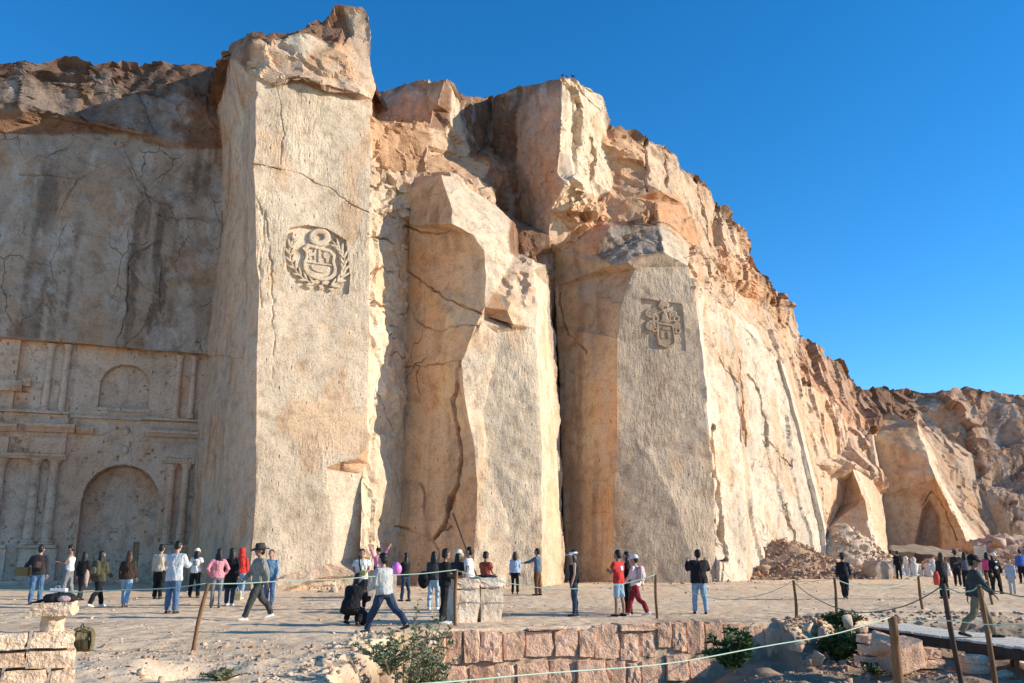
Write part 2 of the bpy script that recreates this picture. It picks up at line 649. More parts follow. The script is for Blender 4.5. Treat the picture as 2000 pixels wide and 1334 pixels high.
poly(B, [(630, 36), (652, 28, ('P1F', -1.3)), (675, 22, ('P1F', -1.1)), (690, 60, ('P1F', -.7)), (649, 101), (637, 82)], RUST, (.14, .24), (.3, .1, .2))
poly(B, [(675, 22), (705, 21, ('P1F', -.9)), (718, 32, ('P1F', -.8)), (722, 112), (690, 124), (649, 101), (690, 60)], WARM, (.10, .08), (.4, .1, .1))
poly(B, [(718, 32), (722, 112), (729, 150), (732, 174), (725, 191), (723, 213), (712, 215), (709, 120, 43.0), (706, 40, 43.0)], WARM, (.08, .06), (.3, .1, .1))
back_strip(B, RIM1, 9.0, -4.5)

C = 'cleft'
# bright back wall of the cleft
poly(C, [(704, 1190), (705, 900), (706, 650), (708, 420), (722, 395, 'RB'), (740, 410, 'RB'), (770, 412, ('RB', .2)), (797, 428, 'RB'), (797, 520, 'RB'), (793, 700, 'RB'), (786, 900, 'RB'), (778, 1120, 'RB'), (776, 1190, 'RB')], CREAM, (.14, .16), (.3, 1.0, 0))
poly(C, [(708, 420), (722, 395), (740, 410), (770, 412), (797, 428), (802, 405, 44.2), (800, 372, 44.0), (790, 362, 44.2), (745, 356, 43.6), (709, 335, 42.2), (709, 340, 42)], CREAM, (.15, .35), (.3, .6, 0))
poly(C, [(709, 335), (745, 356), (790, 362), (800, 372), (814, 337, 45.6), (770, 340, 44.6), (724, 311, 43.0), (709, 300), (709, 340)], WARM, (.15, .3), (.3, .4, 0))
# lit slab, the blocks above it
poly(C, [(709, 300), (724, 311), (770, 340), (814, 337), (838, 340, 45.6), (833, 286, 45.2), (844, 265, 45.4), (841, 246, 45.4), (780, 240, 44.0), (727, 243, 43.2), (712, 215)], ORNG, (.14, .16), (.4, .3, 0))
poly(C, [(712, 215), (727, 243), (780, 240), (841, 246), (840, 240, 46.6), (780, 234, 47.6), (729, 236, 48.4)], ORNG, (.08, .12), (.3, .2, .1))
poly(C, [(712, 215), (729, 236), (780, 234), (840, 240), (841, 246), (846, 215, 46.6), (832, 190, 46.8), (830, 164, 47.0), (812, 157, 47.6), (790, 166, 48.2), (752, 186, 48.8), (726, 187, 49.0), (709, 120)], PINKB, (.12, .08), (.4, .4, .6))
poly(C, [(830, 164), (832, 190), (856, 205, 46.2), (868, 151, 46.0), (850, 156, 46.2)], CREAM, (.06, .08), (.3, .2, .1))
poly(C, [(868, 151), (856, 205), (846, 215), (841, 246), (875, 262, 47.0), (878, 220, 47.0), (880, 172, 46.8)], RUST, (.08, .1), (.3, .2, .4))
poly(C, [(868, 151), (880, 172), (878, 220), (875, 262), (898, 258, 49.5), (897, 205, 49.8), (892, 188, 49.8), (882, 165, 48.2)], CREAM, (.06, .06), (.3, .2, 0))
poly(C, [(841, 246), (875, 262), (898, 258), (913, 290, 50.0), (912, 307, 49.4), (832, 304, 46.2), (833, 286), (844, 265)], WARM, (.12, .16), (.3, .3, .2))
poly(C, [(833, 286), (832, 304), (838, 340)], CREAM, (.05, .05), (.3, .2, 0))
poly(C, [(832, 304), (912, 307), (955, 331, 49.0), (940, 352, 47.5), (914, 352, 46.6), (838, 340)], ORNG, (.10, .10), (.4, .3, .2))
poly(C, [(838, 340), (914, 352), (940, 352), (966, 395, 47.4), (967, 400, 46.6), (892, 344, 44.4), (862, 343, 43.6), (815, 345, 45.2), (800, 372), (814, 337)], WARM, (.10, .2), (.3, .2, .1))

# dark left-facing walls behind, then the sunlit corner block
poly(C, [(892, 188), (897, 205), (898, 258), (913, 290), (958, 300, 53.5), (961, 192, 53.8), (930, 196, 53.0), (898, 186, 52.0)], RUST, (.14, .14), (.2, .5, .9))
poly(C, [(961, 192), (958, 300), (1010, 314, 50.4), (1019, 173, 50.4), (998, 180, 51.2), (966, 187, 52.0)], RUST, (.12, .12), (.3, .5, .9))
poly(C, [(1019, 173), (1010, 314), (1014, 324, 50.2), (1090, 336, 47.2), (1094, 298, 46.9), (1095, 230, 47.0), (1099, 150, 47.2), (1060, 161, 48.6), (1038, 166, 49.4)], PINKB, (.10, .04), (.5, .6, .55))
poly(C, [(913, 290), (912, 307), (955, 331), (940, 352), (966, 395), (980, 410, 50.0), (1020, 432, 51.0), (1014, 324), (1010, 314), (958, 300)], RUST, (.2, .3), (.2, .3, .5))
poly(C, [(1014, 324), (1090, 336), (1104, 358, 46.6), (1088, 385, 47.4), (1075, 409, 48.0), (1072, 469, 48.6), (1020, 432)], PINKB, (.12, .08), (.3, .6, .4))
I_R = [(1132, 160), (1150, 172), (1177, 190), (1188, 238), (1178, 277), (1190, 320), (1199, 352), (1186, 378)]
poly(C, [(1099, 150), (1095, 230), (1094, 298), (1117, 301, ('B3', .0)), (1124, 230, ('B3', .1)), (1120, 180, ('B3', .1)), (1112, 153, ('B3', -.2))], CREAM, (.12, .10), (.7, .4, .2))
poly(C, [(1112, 153), (1120, 180), (1124, 230), (1117, 301), (1122, 345, ('B3', .2)), (1150, 378, ('B3', 0)), (1174, 384, ('B3', -.2))] + [(x, y, 'B3') for x, y in I_R[::-1]] + [(1122, 155, 'B3')], CREAM, (.20, .05), (1.0, .5, .15))
poly(C, [(1094, 298), (1090, 336), (1104, 358), (1122, 345), (1117, 301)], GREY, (.06, .08), (.3, .2, .2))
poly(C, [(1104, 358), (1088, 385), (1075, 409), (1106, 412, 47.9), (1120, 394, 46.6), (1150, 378), (1122, 345)], CREAM, (.08, .28), (.3, .2, 0))
poly(C, [(1075, 409), (1072, 469), (1078, 492, 50.5), (1098, 490, 50.1), (1114, 446, 49.3), (1106, 412)], WARM, (.06, .08), (.3, .2, .1))
poly(C, [(1106, 412), (1114, 446), (1098, 490), (1118, 474, 49.9), (1160, 440, 50.0), (1195, 432, 50.4), (1200, 405, 51.5), (1186, 378), (1174, 384), (1150, 378), (1120, 394)], ORNG, (.12, .4), (.3, .2, 0))
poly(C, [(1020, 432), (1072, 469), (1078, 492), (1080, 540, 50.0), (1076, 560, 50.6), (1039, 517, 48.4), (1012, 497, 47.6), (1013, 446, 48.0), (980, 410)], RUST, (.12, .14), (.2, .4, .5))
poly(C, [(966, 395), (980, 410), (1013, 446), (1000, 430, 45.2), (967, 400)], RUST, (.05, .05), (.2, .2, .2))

D = 'split_pillar'
RID2 = [(884, 409), (883, 436), (925, 460), (945, 490), (949, 540), (946, 600), (916, 668), (902, 708), (906, 760), (917, 830), (928, 880), (932, 940), (931, 1000), (927, 1060), (924, 1190)]
poly(D, [(800, 372), (862, 343), (884, 409, ('P2F', -.2)), (883, 436, 'P2F'), (801, 440, 'P2L'), (797, 428), (802, 405)], WARM, (.07, .03), (.4, .5, .7))
poly(D, [(800, 372), (815, 345), (862, 343)], WARM, (.05, .05), (.3, .3, .2))
poly(D, [(797, 428), (801, 440), (883, 436)] + [(x, y, 'P2F') for x, y in RID2[2:]] + [(850, 1190, 'P2L'), (776, 1190), (778, 1120), (786, 900), (793, 700), (797, 520)], BOUNCE, (.06, .0), (.16, 1.0, .42))
# sunlit top right
poly(D, [(862, 343), (892, 344), (967, 400), (1000, 430), (992, 460, ('P2F', -.9)), (994, 496, ('P2F', -.8)), (960, 480, ('P2F', -.2)), (925, 460), (883, 436), (884, 409)], CREAM, (.10, .05), (.6, .4, 0))
poly(D, [(1000, 430), (1013, 446), (1012, 497), (1003, 500, ('P2F', -1.3)), (994, 496), (992, 460)], RUST, (.05, .04), (.2, .2, .2))
E2 = [(1003, 500), (1045, 512), (1066, 520), (1071, 560), (1073, 640), (1080, 720), (1085, 800), (1091, 900), (1094, 1000), (1097, 1190)]
M2 = [(1040, 528), (1050, 600), (1046, 640), (1050, 720), (1056, 850), (1058, 1000), (1060, 1190)]
poly(D, [(925, 460), (960, 480), (994, 496), (1003, 500), (998, 515, ('P2F', -.5)), (985, 540, ('P2F', -.2)), (970, 562, ('P2F', .0)), (946, 600), (949, 540), (945, 490)], CREAM, (.08, .06), (.5, .3, 0))
poly(D, [(1003, 500), (1045, 512, ('P2F', -.9)), (1040, 528, ('P2F', -.35)), (1050, 600, ('P2F', -.1)), (1000, 590, ('P2F', .35)), (970, 562), (985, 540), (998, 515)], WARM, (.10, .18), (.4, .3, 0))
# dark notch under the overhang
poly(D, [(970, 562), (1000, 590), (1050, 600), (1046, 640, ('P2F', .0)), (1002, 632, ('P2F', .3)), (990, 605, ('P2F', .25))], CREAM, (.05, .06), (.4, .2, 0))
poly(D, [(946, 600), (970, 562), (990, 605), (1002, 632), (975, 615, ('P2F', -1.2)), (952, 618, ('P2F', -.6))], ORNG, (.05, .05), (.2, .1, 0))
poly(D, [(946, 600), (952, 618), (975, 615), (1002, 632), (1000, 642, ('P2F', -.05)), (938, 628, ('P2F', -.1)), (916, 668)], WARM, (.03, .02), (.2, .1, 0))
VAL = [(968, 650), (960, 720), (945, 800), (950, 900), (985, 1000), (1000, 1080), (990, 1190)]
poly(D, [(916, 668), (938, 628), (1000, 642), (968, 650, ('P2F', -.25))] + [(x, y, ('P2F', -.30)) for x, y in VAL[1:]] + [(924, 1190, 'P2F')] + RID2[::-1][1:8], CREAM, (.14, .0), (1.0, .3, .22))
poly(D, [(968, 650), (1000, 642), (1002, 632), (1046, 640)] + [(x, y, 'P2F') for x, y in M2[3:]] + VAL[::-1][0:6], CREAM, (.10, .0), (1.0, .3, .15))
poly(D, [(1045, 512)] + [(x, y, ('P2F', -.9)) for x, y in E2[2:3]] + [(x, y, 'P2R') for x, y in E2[3:]] + M2[::-1], CREAM, (.05, .0), (.35, .2, 0))
poly(D, E2[::-1] + [(1003, 500), (1012, 497), (1039, 517), (1076, 560), (1080, 640, 52.0), (1086, 720, 52.0), (1090, 800, 52.0), (1093, 900, 52.0), (1095, 1190, 52.0)], GREY, (.10, .1), (.2, .2, .2))

E = 'crest_pillar'
L3 = [(1078, 492), (1084, 560), (1087, 640), (1092, 720), (1094, 800), (1098, 900), (1101, 1000), (1103, 1190)]
RID3 = [(1242, 524), (1226, 560), (1213, 600), (1206, 660), (1205, 750), (1206, 850), (1201, 950), (1198, 1050), (1198, 1190)]
poly(E, [(1076, 560), (1080, 540), (1078, 492), (1084, 560, 'P3L')] + [(x, y, 'P3L') for x, y in L3[2:]] + [(1095, 1190), (1093, 900), (1090, 800), (1086, 720), (1080, 640)], RUST, (.06, .05), (.2, .2, .2))
SC = (1150, 620)
poly(E, [(1098, 490), (1164, 497, ('P3L', .15)), (1194, 518, ('P3L', .15)), (1242, 524, ('P3F', .0)), (1226, 560, 'P3F'), (1213, 600, 'P3F'), (1206, 660, 'P3F'), (1150, 640, ('P3L', -.55)), (1130, 560, ('P3L', -.35)), (1084, 560), (1078, 492)], WARM, (.05, .0), (.3, .5, .6))
poly(E, [(1084, 560), (1130, 560), (1150, 640), (1206, 660)] + [(x, y, 'P3F') for x, y in RID3[4:]] + L3[::-1][0:6], BOUNCE, (.06, .0), (.35, .4, .5))
# fluted overhanging cap
poly(E, [(1098, 490), (1118, 474), (1160, 440), (1195, 432), (1194, 440, ('P3F', -.4)), (1176, 470, ('P3F', -.3)), (1164, 497)], PINKB, (.10, .10), (.5, .2, .1))
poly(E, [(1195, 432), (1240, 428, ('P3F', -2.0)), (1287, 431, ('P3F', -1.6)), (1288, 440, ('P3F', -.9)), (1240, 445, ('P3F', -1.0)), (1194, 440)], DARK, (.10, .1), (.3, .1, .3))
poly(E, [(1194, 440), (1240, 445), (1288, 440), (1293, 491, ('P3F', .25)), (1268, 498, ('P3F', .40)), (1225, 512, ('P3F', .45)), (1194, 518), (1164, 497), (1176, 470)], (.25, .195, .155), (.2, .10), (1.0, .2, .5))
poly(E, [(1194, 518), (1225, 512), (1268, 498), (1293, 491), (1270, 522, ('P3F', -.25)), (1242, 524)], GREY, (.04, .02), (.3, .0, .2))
RT3 = [(1350, 521), (1358, 560), (1366, 640), (1375, 720), (1381, 800), (1389, 900), (1396, 1000), (1399, 1190)]
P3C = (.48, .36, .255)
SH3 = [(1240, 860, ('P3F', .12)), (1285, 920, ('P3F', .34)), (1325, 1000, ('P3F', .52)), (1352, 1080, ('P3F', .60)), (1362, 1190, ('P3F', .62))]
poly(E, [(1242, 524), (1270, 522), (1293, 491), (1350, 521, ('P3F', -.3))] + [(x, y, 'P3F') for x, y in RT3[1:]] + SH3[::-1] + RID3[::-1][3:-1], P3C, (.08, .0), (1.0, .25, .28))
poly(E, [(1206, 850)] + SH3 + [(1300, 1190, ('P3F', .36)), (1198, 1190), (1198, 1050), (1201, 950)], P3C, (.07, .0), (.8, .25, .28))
poly(E, [(1288, 440), (1287, 431), (1310, 442, ('P3F', -1.6)), (1350, 479, ('P3F', -1.4)), (1350, 521), (1293, 491)], CREAM, (.10, .06), (.7, .3, .1))

G = 'bright_face'
# upper sunlit cliff right of the corner block
RIM3 = [(1177, 190), (1186, 238), (1200, 247), (1230, 258), (1262, 275), (1290, 285), (1322, 302), (1328, 328), (1355, 340), (1386, 374), (1396, 398), (1416, 412), (1436, 434), (1452, 445), (1463, 470), (1457, 508)]
poly(G, [(1188, 238), (1200, 247, 53.0), (1230, 258, 53.6), (1262, 275, 54.0), (1268, 320, 53.0), (1262, 362, 52.4), (1240, 385, 52.0), (1200, 405), (1186, 378), (1199, 352), (1190, 320), (1178, 277)], ORNG, (.14, .2), (.5, .4, .2))
poly(G, [(1262, 275), (1290, 285, 55.0), (1322, 302, 56.4), (1322, 340, 55.4), (1336, 400, 54.6), (1330, 380, 54.4), (1290, 372, 52.4), (1262, 362), (1268, 320)], WARM, (.16, .06), (1.0, .4, .1))
poly(G, [(1322, 302), (1328, 328, 57.0), (1355, 340, 58.0), (1386, 374, 59.6), (1396, 398, 60.4), (1400, 470, 58.6), (1408, 516, 57.4), (1368, 488, 54.6), (1352, 430, 54.6), (1336, 400), (1322, 340)], WARM, (.16, .05), (1.0, .5, .1))
poly(G, [(1262, 362), (1290, 372), (1330, 380), (1336, 400), (1352, 430), (1368, 488), (1350, 479), (1310, 442), (1287, 431), (1284, 395, 51.6), (1240, 385)], ORNG, (.06, .05), (.4, .2, 0))
poly(G, [(1200, 405), (1240, 385), (1284, 395), (1287, 431), (1240, 428), (1195, 432)], ORNG, (.12, .4), (.3, .2, 0))
poly(G, [(1396, 398), (1416, 412, 61.8), (1436, 434, 63.0), (1452, 445, 64.4), (1463, 470, 65.6), (1457, 508, 64.6), (1436, 512, 61.6), (1420, 500, 60.6), (1400, 470)], WARM, (.14, .25), (.4, .4, .2))
poly(G, [(1400, 470), (1420, 500), (1436, 512), (1457, 508), (1476, 521, 65.4), (1500, 548, 67.0), (1521, 572, 69.0), (1540, 602, 71.0), (1500, 592, 66.6), (1470, 587, 64.6), (1446, 578, 63.0), (1428, 560, 61.0), (1410, 521, 58.6), (1408, 516)], ORNG, (.15, .26), (.3, .2, .1))
poly(G, [(1350, 479), (1368, 488), (1408, 516), (1410, 521), (1428, 560), (1446, 578), (1422, 604, ('P3R', -.2)), (1398, 588, ('P3R', .1)), (1372, 566, ('P3R', .2)), (1358, 560), (1350, 521)], WARM, (.12, .20), (.5, .3, .05))
poly(G, [(1446, 578), (1470, 587), (1478, 640, ('P3R', -.9)), (1452, 630, ('P3R', -1.3)), (1426, 606, ('P3R', -1.2)), (1422, 604)], WARM, (.06, .06), (.2, .1, .1))
# bright slabs with their steps
K1 = [(1358, 560), (1366, 640), (1375, 720), (1381, 800), (1389, 900), (1396, 1000), (1399, 1190)]
S1 = [(1422, 604), (1440, 700), (1446, 800), (1452, 900), (1456, 1000), (1462, 1190)]
poly(G, [(1358, 560), (1372, 566), (1398, 588), (1422, 604)] + [(x, y, ('P3R', .25)) for x, y in S1[1:]] + [(1410, 1190, ('P3R', .35)), (1404, 1000, ('P3R', .3)), (1396, 900, ('P3R', .3)), (1388, 800, ('P3R', .3)), (1378, 700, ('P3R', .3)), (1369, 620, ('P3R', .3))], CHALK, (.10, .04), (.6, .8, 0))
poly(G, K1 + [(1410, 1190), (1404, 1000), (1396, 900), (1388, 800), (1378, 700), (1369, 620)], CHALK, (.06, .06), (.3, .2, 0))
S2 = [(1424, 612), (1444, 700), (1450, 800), (1457, 900), (1462, 1000), (1470, 1190)]
poly(G, S1 + [(x, y, ('P3R', -.35)) for x, y in S2[::-1]], WARM, (.05, .03), (.2, .2, 0))
S3 = [(1520, 705), (1534, 760), (1556, 850), (1578, 940), (1603, 1035), (1609, 1190)]
poly(G, S2[0:1] + [(1426, 606), (1452, 630), (1478, 640), (1500, 690, ('P3R', -.3))] + [(x, y, ('P3R', -.1)) for x, y in S3] + S2[::-1][:-1], CHALK, (.10, .03), (.8, .7, .10))
S4 = [(1524, 703), (1541, 760), (1564, 850), (1587, 940), (1611, 1035), (1616, 1190)]
S4b = [(1532, 710), (1549, 765), (1572, 852), (1594, 942), (1614, 1036), (1619, 1190)]
poly(G, S3 + [(x, y, ('P3R', .12)) for x, y in S4[::-1]], CHALK, (.04, .02), (.3, .1, 0))
poly(G, S4 + [(x, y, ('P3R', -.05)) for x, y in S4b[::-1]], CHALK, (.04, .02), (.4, .2, 0))
S4c = [(1540, 700), (1560, 780), (1580, 860), (1592, 905), (1600, 950), (1617, 1060), (1620, 1190)]
poly(G, S4b + [(x, y, 66.0) for x, y in S4c[::-1]], WARM, (.06, .05), (.2, .2, .1))
poly(G, [(1478, 640), (1470, 587), (1500, 592), (1540, 602), (1549, 653, 72.0), (1561, 744, 67.0), (1560, 780), (1540, 700), (1532, 710), (1524, 703), (1520, 705), (1500, 690)], WARM, (.14, .16), (.5, .3, .3))

H = 'far_cliff'
RIM4 = [(1540, 602), (1549, 653), (1566, 663), (1594, 670), (1610, 698), (1647, 721), (1668, 748), (1684, 762), (1717, 762), (1750, 770), (1787, 768), (1845, 766), (1895, 760), (1932, 764), (2000, 772), (2120, 775), (2300, 780)]
D4 = [71, 72, 74, 77, 80, 85, 90, 95, 98, 98.5, 99, 99, 99.5, 99.5, 100, 100, 100]
r4 = [(x, y, float(d)) for (x, y), d in zip(RIM4, D4)]
poly(H, r4[1:7] + [(1690, 800, 88.0), (1700, 830, 84.0), (1660, 830, 79.0), (1620, 780, 74.0), (1561, 744)], (.47, .285, .18), (.16, .24), (.3, .2, .3))
poly(H, [(1561, 744), (1620, 780), (1619, 830, 72.0), (1614, 848, 71.0), (1592, 905, 70.0), (1580, 860), (1560, 780)], WARM, (.08, .15), (.3, .2, .1))
poly(H, [(1620, 780), (1660, 830), (1648, 848, 76.0), (1650, 880, 75.0), (1664, 913, 70.0), (1648, 950, 72.0), (1643, 985, 72.0), (1612, 1040, 70.0), (1617, 1060), (1600, 950), (1592, 905), (1614, 848), (1619, 830)], WARM, (.08, .12), (.3, .3, .1))
poly(H, [(1660, 830), (1700, 830), (1704, 847, 80.0), (1717, 925, 78.0), (1720, 965, 78.0), (1700, 935, 73.0), (1689, 921, 71.5), (1664, 913), (1650, 880), (1648, 848)], WARM, (.10, .3), (.3, .3, .1))
poly(H, [(1664, 913), (1689, 921), (1700, 935), (1717, 995, 72.4), (1727, 1050, 72.0), (1734, 1100, 71.5), (1740, 1190, 71.0), (1715, 1190, 68.5), (1712, 1090, 69.0), (1686, 975, 69.5)], CREAM, (.06, .03), (.6, .2, 0))
poly(H, [(1664, 913), (1686, 975), (1712, 1090), (1715, 1190), (1612, 1190, 70.5), (1612, 1040), (1643, 985), (1648, 950)], WARM, (.06, .06), (.2, .3, .1))
poly(H, [(1617, 1060), (1612, 1040), (1612, 1190), (1620, 1190)], WARM, (.05, .05), (.2, .2, 0))
# big shaded bay with its bright leaning edge, then the end wall of the quarry that faces the camera
BAYL = [(1706, 850, 91.0), (1719, 925, 91.0), (1722, 968, 91.0), (1733, 1060, 90.5), (1736, 1190, 90.0)]
poly(H, [(1706, 850, 91.0), (1717, 815, 93.5), (1750, 806, 93.0), (1788, 830, 91.0), (1812, 895, 88.5), (1826, 933, 87.5), (1852, 985, 86.5), (1880, 1041, 85.5), (1890, 1070, 85.0), (1895, 1190, 84.0), (1850, 1190, 86.0), (1840, 1075, 87.6), (1838, 1010, 88.0), (1815, 975, 89.4), (1800, 995, 89.6), (1786, 1060, 89.4), (1782, 1190, 88.8)] + BAYL[:0:-1], BOUNCE, (.12, .03), (.25, .45, .35))
poly(H, [(1850, 1190), (1840, 1075), (1838, 1010), (1815, 975), (1800, 995), (1786, 1060), (1782, 1190), (1790, 1190, 90.3), (1794, 1065, 90.4), (1806, 1006, 90.4), (1816, 990, 90.2), (1831, 1016, 89.6), (1833, 1078, 89.2), (1842, 1190, 88.4)], WARM, (.03, .02), (.2, .2, .3))
poly(H, [(1790, 1190), (1794, 1065), (1806, 1006), (1816, 990), (1831, 1016), (1833, 1078), (1842, 1190)], GREY, (.06, .03), (.2, .2, .4))
poly(H, [(1704, 847), (1717, 925), (1720, 965), (1717, 995), (1727, 1050), (1734, 1100), (1740, 1190)] + BAYL[::-1], WARM, (.05, .03), (.2, .2, .2))
poly(H, [(1700, 935), (1717, 995), (1720, 965)], WARM, (.05, .03), (.2, .2, .2))
poly(H, [(1788, 830), (1798, 838, 94.0), (1814, 867, 92.6), (1842, 930, 90.8), (1880, 1008, 89.0), (1918, 1068, 88.0), (1930, 1190, 87.0), (1895, 1190), (1890, 1070), (1880, 1041), (1852, 985), (1826, 933), (1812, 895)], CREAM, (.08, .05), (.6, .2, 0))
poly(H, [(1684, 762, 95.0), (1690, 800), (1700, 830), (1704, 847), (1706, 850), (1717, 815), (1750, 806), (1788, 830), (1790, 800, 97.0)] + r4[10:7:-1], RUST, (.18, .30), (.2, .2, .4))
poly(H, [(1668, 748), (1684, 762), (1690, 800)], RUST, (.1, .2), (.2, .2, .2))
poly(H, [(1790, 800), (1788, 830), (1798, 838), (1814, 867), (1842, 930), (1880, 1008), (1918, 1068), (1930, 1190), (1960, 1190, 91.5), (1955, 1090, 92.5), (1940, 1020, 93.5), (1912, 960, 95.5), (1910, 890, 96.0), (1880, 870, 96.5), (1830, 850, 97.0)], (.47, .315, .21), (.12, .14), (.3, .4, .5))
poly(H, [(1912, 960), (1940, 1020), (1955, 1090), (1960, 1190), (2040, 1190, 90.0), (2030, 1100, 90.6), (1970, 1010, 92.0), (1945, 965, 94.0)], CREAM, (.12, .16), (.3, .3, .1))
poly(H, r4[10:14] + [(1934, 800, 98.5), (1938, 880, 97.4), (1910, 890), (1880, 870), (1830, 850), (1790, 800)], (.42, .25, .155), (.2, .26), (.3, .3, .8))
poly(H, r4[13:] + [(2300, 1190, 92.0), (2040, 1190), (2030, 1100), (1970, 1010), (1945, 965), (1912, 960), (1910, 890), (1938, 880), (1934, 800)], (.42, .27, .185), (.2, .18), (.3, .5, .8))

poly('cleft', [(846, 215), (832, 190), (856, 205)], WARM, (.05, .05), (.3, .2, .2))
poly('bright_face', [(1422, 604), (1426, 606), (1424, 612)], WARM, (.05, .05), (.2, .2, 0))

RIMB = [(709, 120), (726, 187), (752, 186), (790, 166), (812, 157), (830, 164), (850, 156), (868, 151), (882, 165), (892, 188), (898, 186), (930, 196), (961, 192), (966, 187), (998, 180), (1019, 173), (1038, 166), (1060, 161), (1099, 150), (1112, 153), (1122, 155), (1132, 160), (1150, 172), (1177, 190), (1188, 238)] + RIM3[2:] + [(1476, 521), (1500, 548), (1521, 572)] + RIM4
back_strip('far_cliff', RIMB, 16.0, 3.0)

# long cracks, as (photograph points, half width in metres, depth in metres)
CRACKS = [
    ([(900, 702), (893, 720), (890, 760), (886, 782), (890, 810), (897, 860), (898, 900), (893, 950), (880, 980), (870, 1010), (862, 1035), (848, 1055)], .07, .45),
    ([(822, 940), (828, 965), (832, 1000), (836, 1040), (842, 1055)], .07, .25),
    ([(795, 530), (820, 548), (850, 570), (880, 585), (915, 605), (940, 612)], .030, .2),
    ([(795, 595), (815, 625), (830, 640), (850, 645), (880, 640), (930, 635)], .028, .2),
    ([(788, 720), (820, 715), (860, 710), (900, 702)], .022, .15),
    ([(788, 440), (820, 452), (850, 458), (880, 450)], .03, .2),
    ([(842, 1055), (852, 1075), (856, 1110)], .035, .2),
    ([(775, 1030), (800, 1032), (820, 1045), (842, 1055), (860, 1040), (880, 1030)], .022, .15),
    ([(1092, 575), (1096, 610), (1105, 640), (1125, 670), (1145, 690)], .035, .25),
    ([(1396, 830), (1390, 860), (1394, 900), (1392, 930), (1402, 945)], .08, .5),
    ([(1402, 945), (1400, 990), (1404, 1040), (1408, 1090)], .16, .6),
    ([(500, 320), (540, 332), (590, 345), (650, 372), (722, 416)], .022, .12),
    ([(503, 390), (515, 420), (512, 470), (506, 520), (508, 600)], .05, .12),
    ([(518, 410), (524, 480), (532, 540), (530, 620), (535, 660), (528, 740)], .03, .15),
    ([(536, 150), (545, 200), (552, 260), (550, 320)], .02, .1),
    ([(225, 280), (255, 330), (275, 375), (300, 390), (340, 405)], .03, .2),
    ([(40, 342), (100, 340), (160, 350), (210, 320)], .025, .15),
    ([(112, 480), (112, 420), (150, 350)], .025, .15),
    ([(20, 448), (110, 455), (200, 462)], .025, .12),
    ([(305, 420), (330, 430), (380, 428), (436, 436)], .035, .25),
    ([(225, 480), (260, 425), (290, 390)], .02, .15),
    ([(222, 460), (228, 500), (252, 508), (310, 470)], .025, .15),
    ([(252, 508), (250, 560), (245, 620), (228, 672), (234, 683)], .03, .25),
    ([(320, 500), (312, 560), (312, 640), (306, 690)], .02, .15),
    ([(1444, 690), (1447, 740), (1450, 800), (1455, 870)], .05, .4),
    ([(1462, 730), (1474, 745), (1486, 775), (1492, 820), (1496, 870)], .05, .3),
    ([(1400, 690), (1420, 720), (1440, 745)], .025, .2),
    ([(1496, 860), (1520, 885), (1550, 910)], .025, .2),
    ([(1530, 985), (1545, 1030), (1560, 1060)], .05, .25),
    ([(1100, 155), (1118, 175), (1128, 205), (1130, 250), (1126, 300)], .09, .5),
    ([(1150, 270), (1162, 310), (1156, 350)], .09, .5),
    ([(460, 180), (466, 300), (458, 500), (448, 700), (440, 900)], .02, .12),
    ([(500, 180), (470, 260), (440, 400)], .02, .12),
    ([(724, 460), (750, 468), (792, 485)], .04, .3),
    ([(724, 590), (752, 600), (790, 618)], .03, .25),
    ([(750, 612), (765, 640), (788, 640)], .03, .25),
    ([(724, 540), (745, 520), (770, 530)], .03, .25),
    ([(1870, 1055), (1840, 980), (1820, 960), (1800, 990)], .05, .3),
    ([(1262, 275), (1268, 330), (1262, 370)], .08, .5),
    ([(1300, 300), (1306, 360)], .06, .4),
    ([(1400, 400), (1404, 450), (1412, 500)], .12, .7),
    ([(1358, 345), (1372, 420), (1390, 490)], .04, .3),
]

# hairline work on the shaded wall and the tall pillar stays shallow
CRACKS = [(pts, w, d * (.35 if max(q[0] for q in pts) < 440 else .5 if max(q[0] for q in pts) < 560 else 1.0)) for pts, w, d in CRACKS]


def crack_mask(pad):
    """coarse map of where the cracks run, to skip the rest quickly"""
    g = np.zeros((340, 520), bool)
    for pts, w, d in CRACKS:
        for (x0, y0), (x1, y1) in zip(pts[:-1], pts[1:]):
            n = int(max(abs(x1 - x0), abs(y1 - y0)) / 2) + 2
            for t in np.linspace(0, 1, n):
                i, j = int((y0 + (y1 - y0) * t) / 4), int((x0 + (x1 - x0) * t) / 4)
                g[max(i - pad, 0):i + pad + 1, max(j - pad, 0):j + pad + 1] = True
    return g


CMASK1, CMASK2 = crack_mask(1), crack_mask(3)


def in_mask(g, px):
    i, j = (px[:, 1] / 4).astype(int), (px[:, 0] / 4).astype(int)
    ok_ = (i >= 0) & (i < g.shape[0]) & (j >= 0) & (j < g.shape[1])
    r = np.zeros(len(px), bool)
    r[ok_] = g[i[ok_], j[ok_]]
    return r


def crack_field(Pall):
    """distance to the nearest crack in metres, and that crack's half width and depth"""
    n = len(Pall)
    B, Hh, Dd = np.full(n, 1e9), np.full(n, .01), np.zeros(n)
    k = np.where(in_mask(CMASK2, project(Pall)))[0]
    if len(k):
        B[k], Hh[k], Dd[k] = crack_near(Pall[k])
    return B, Hh, Dd


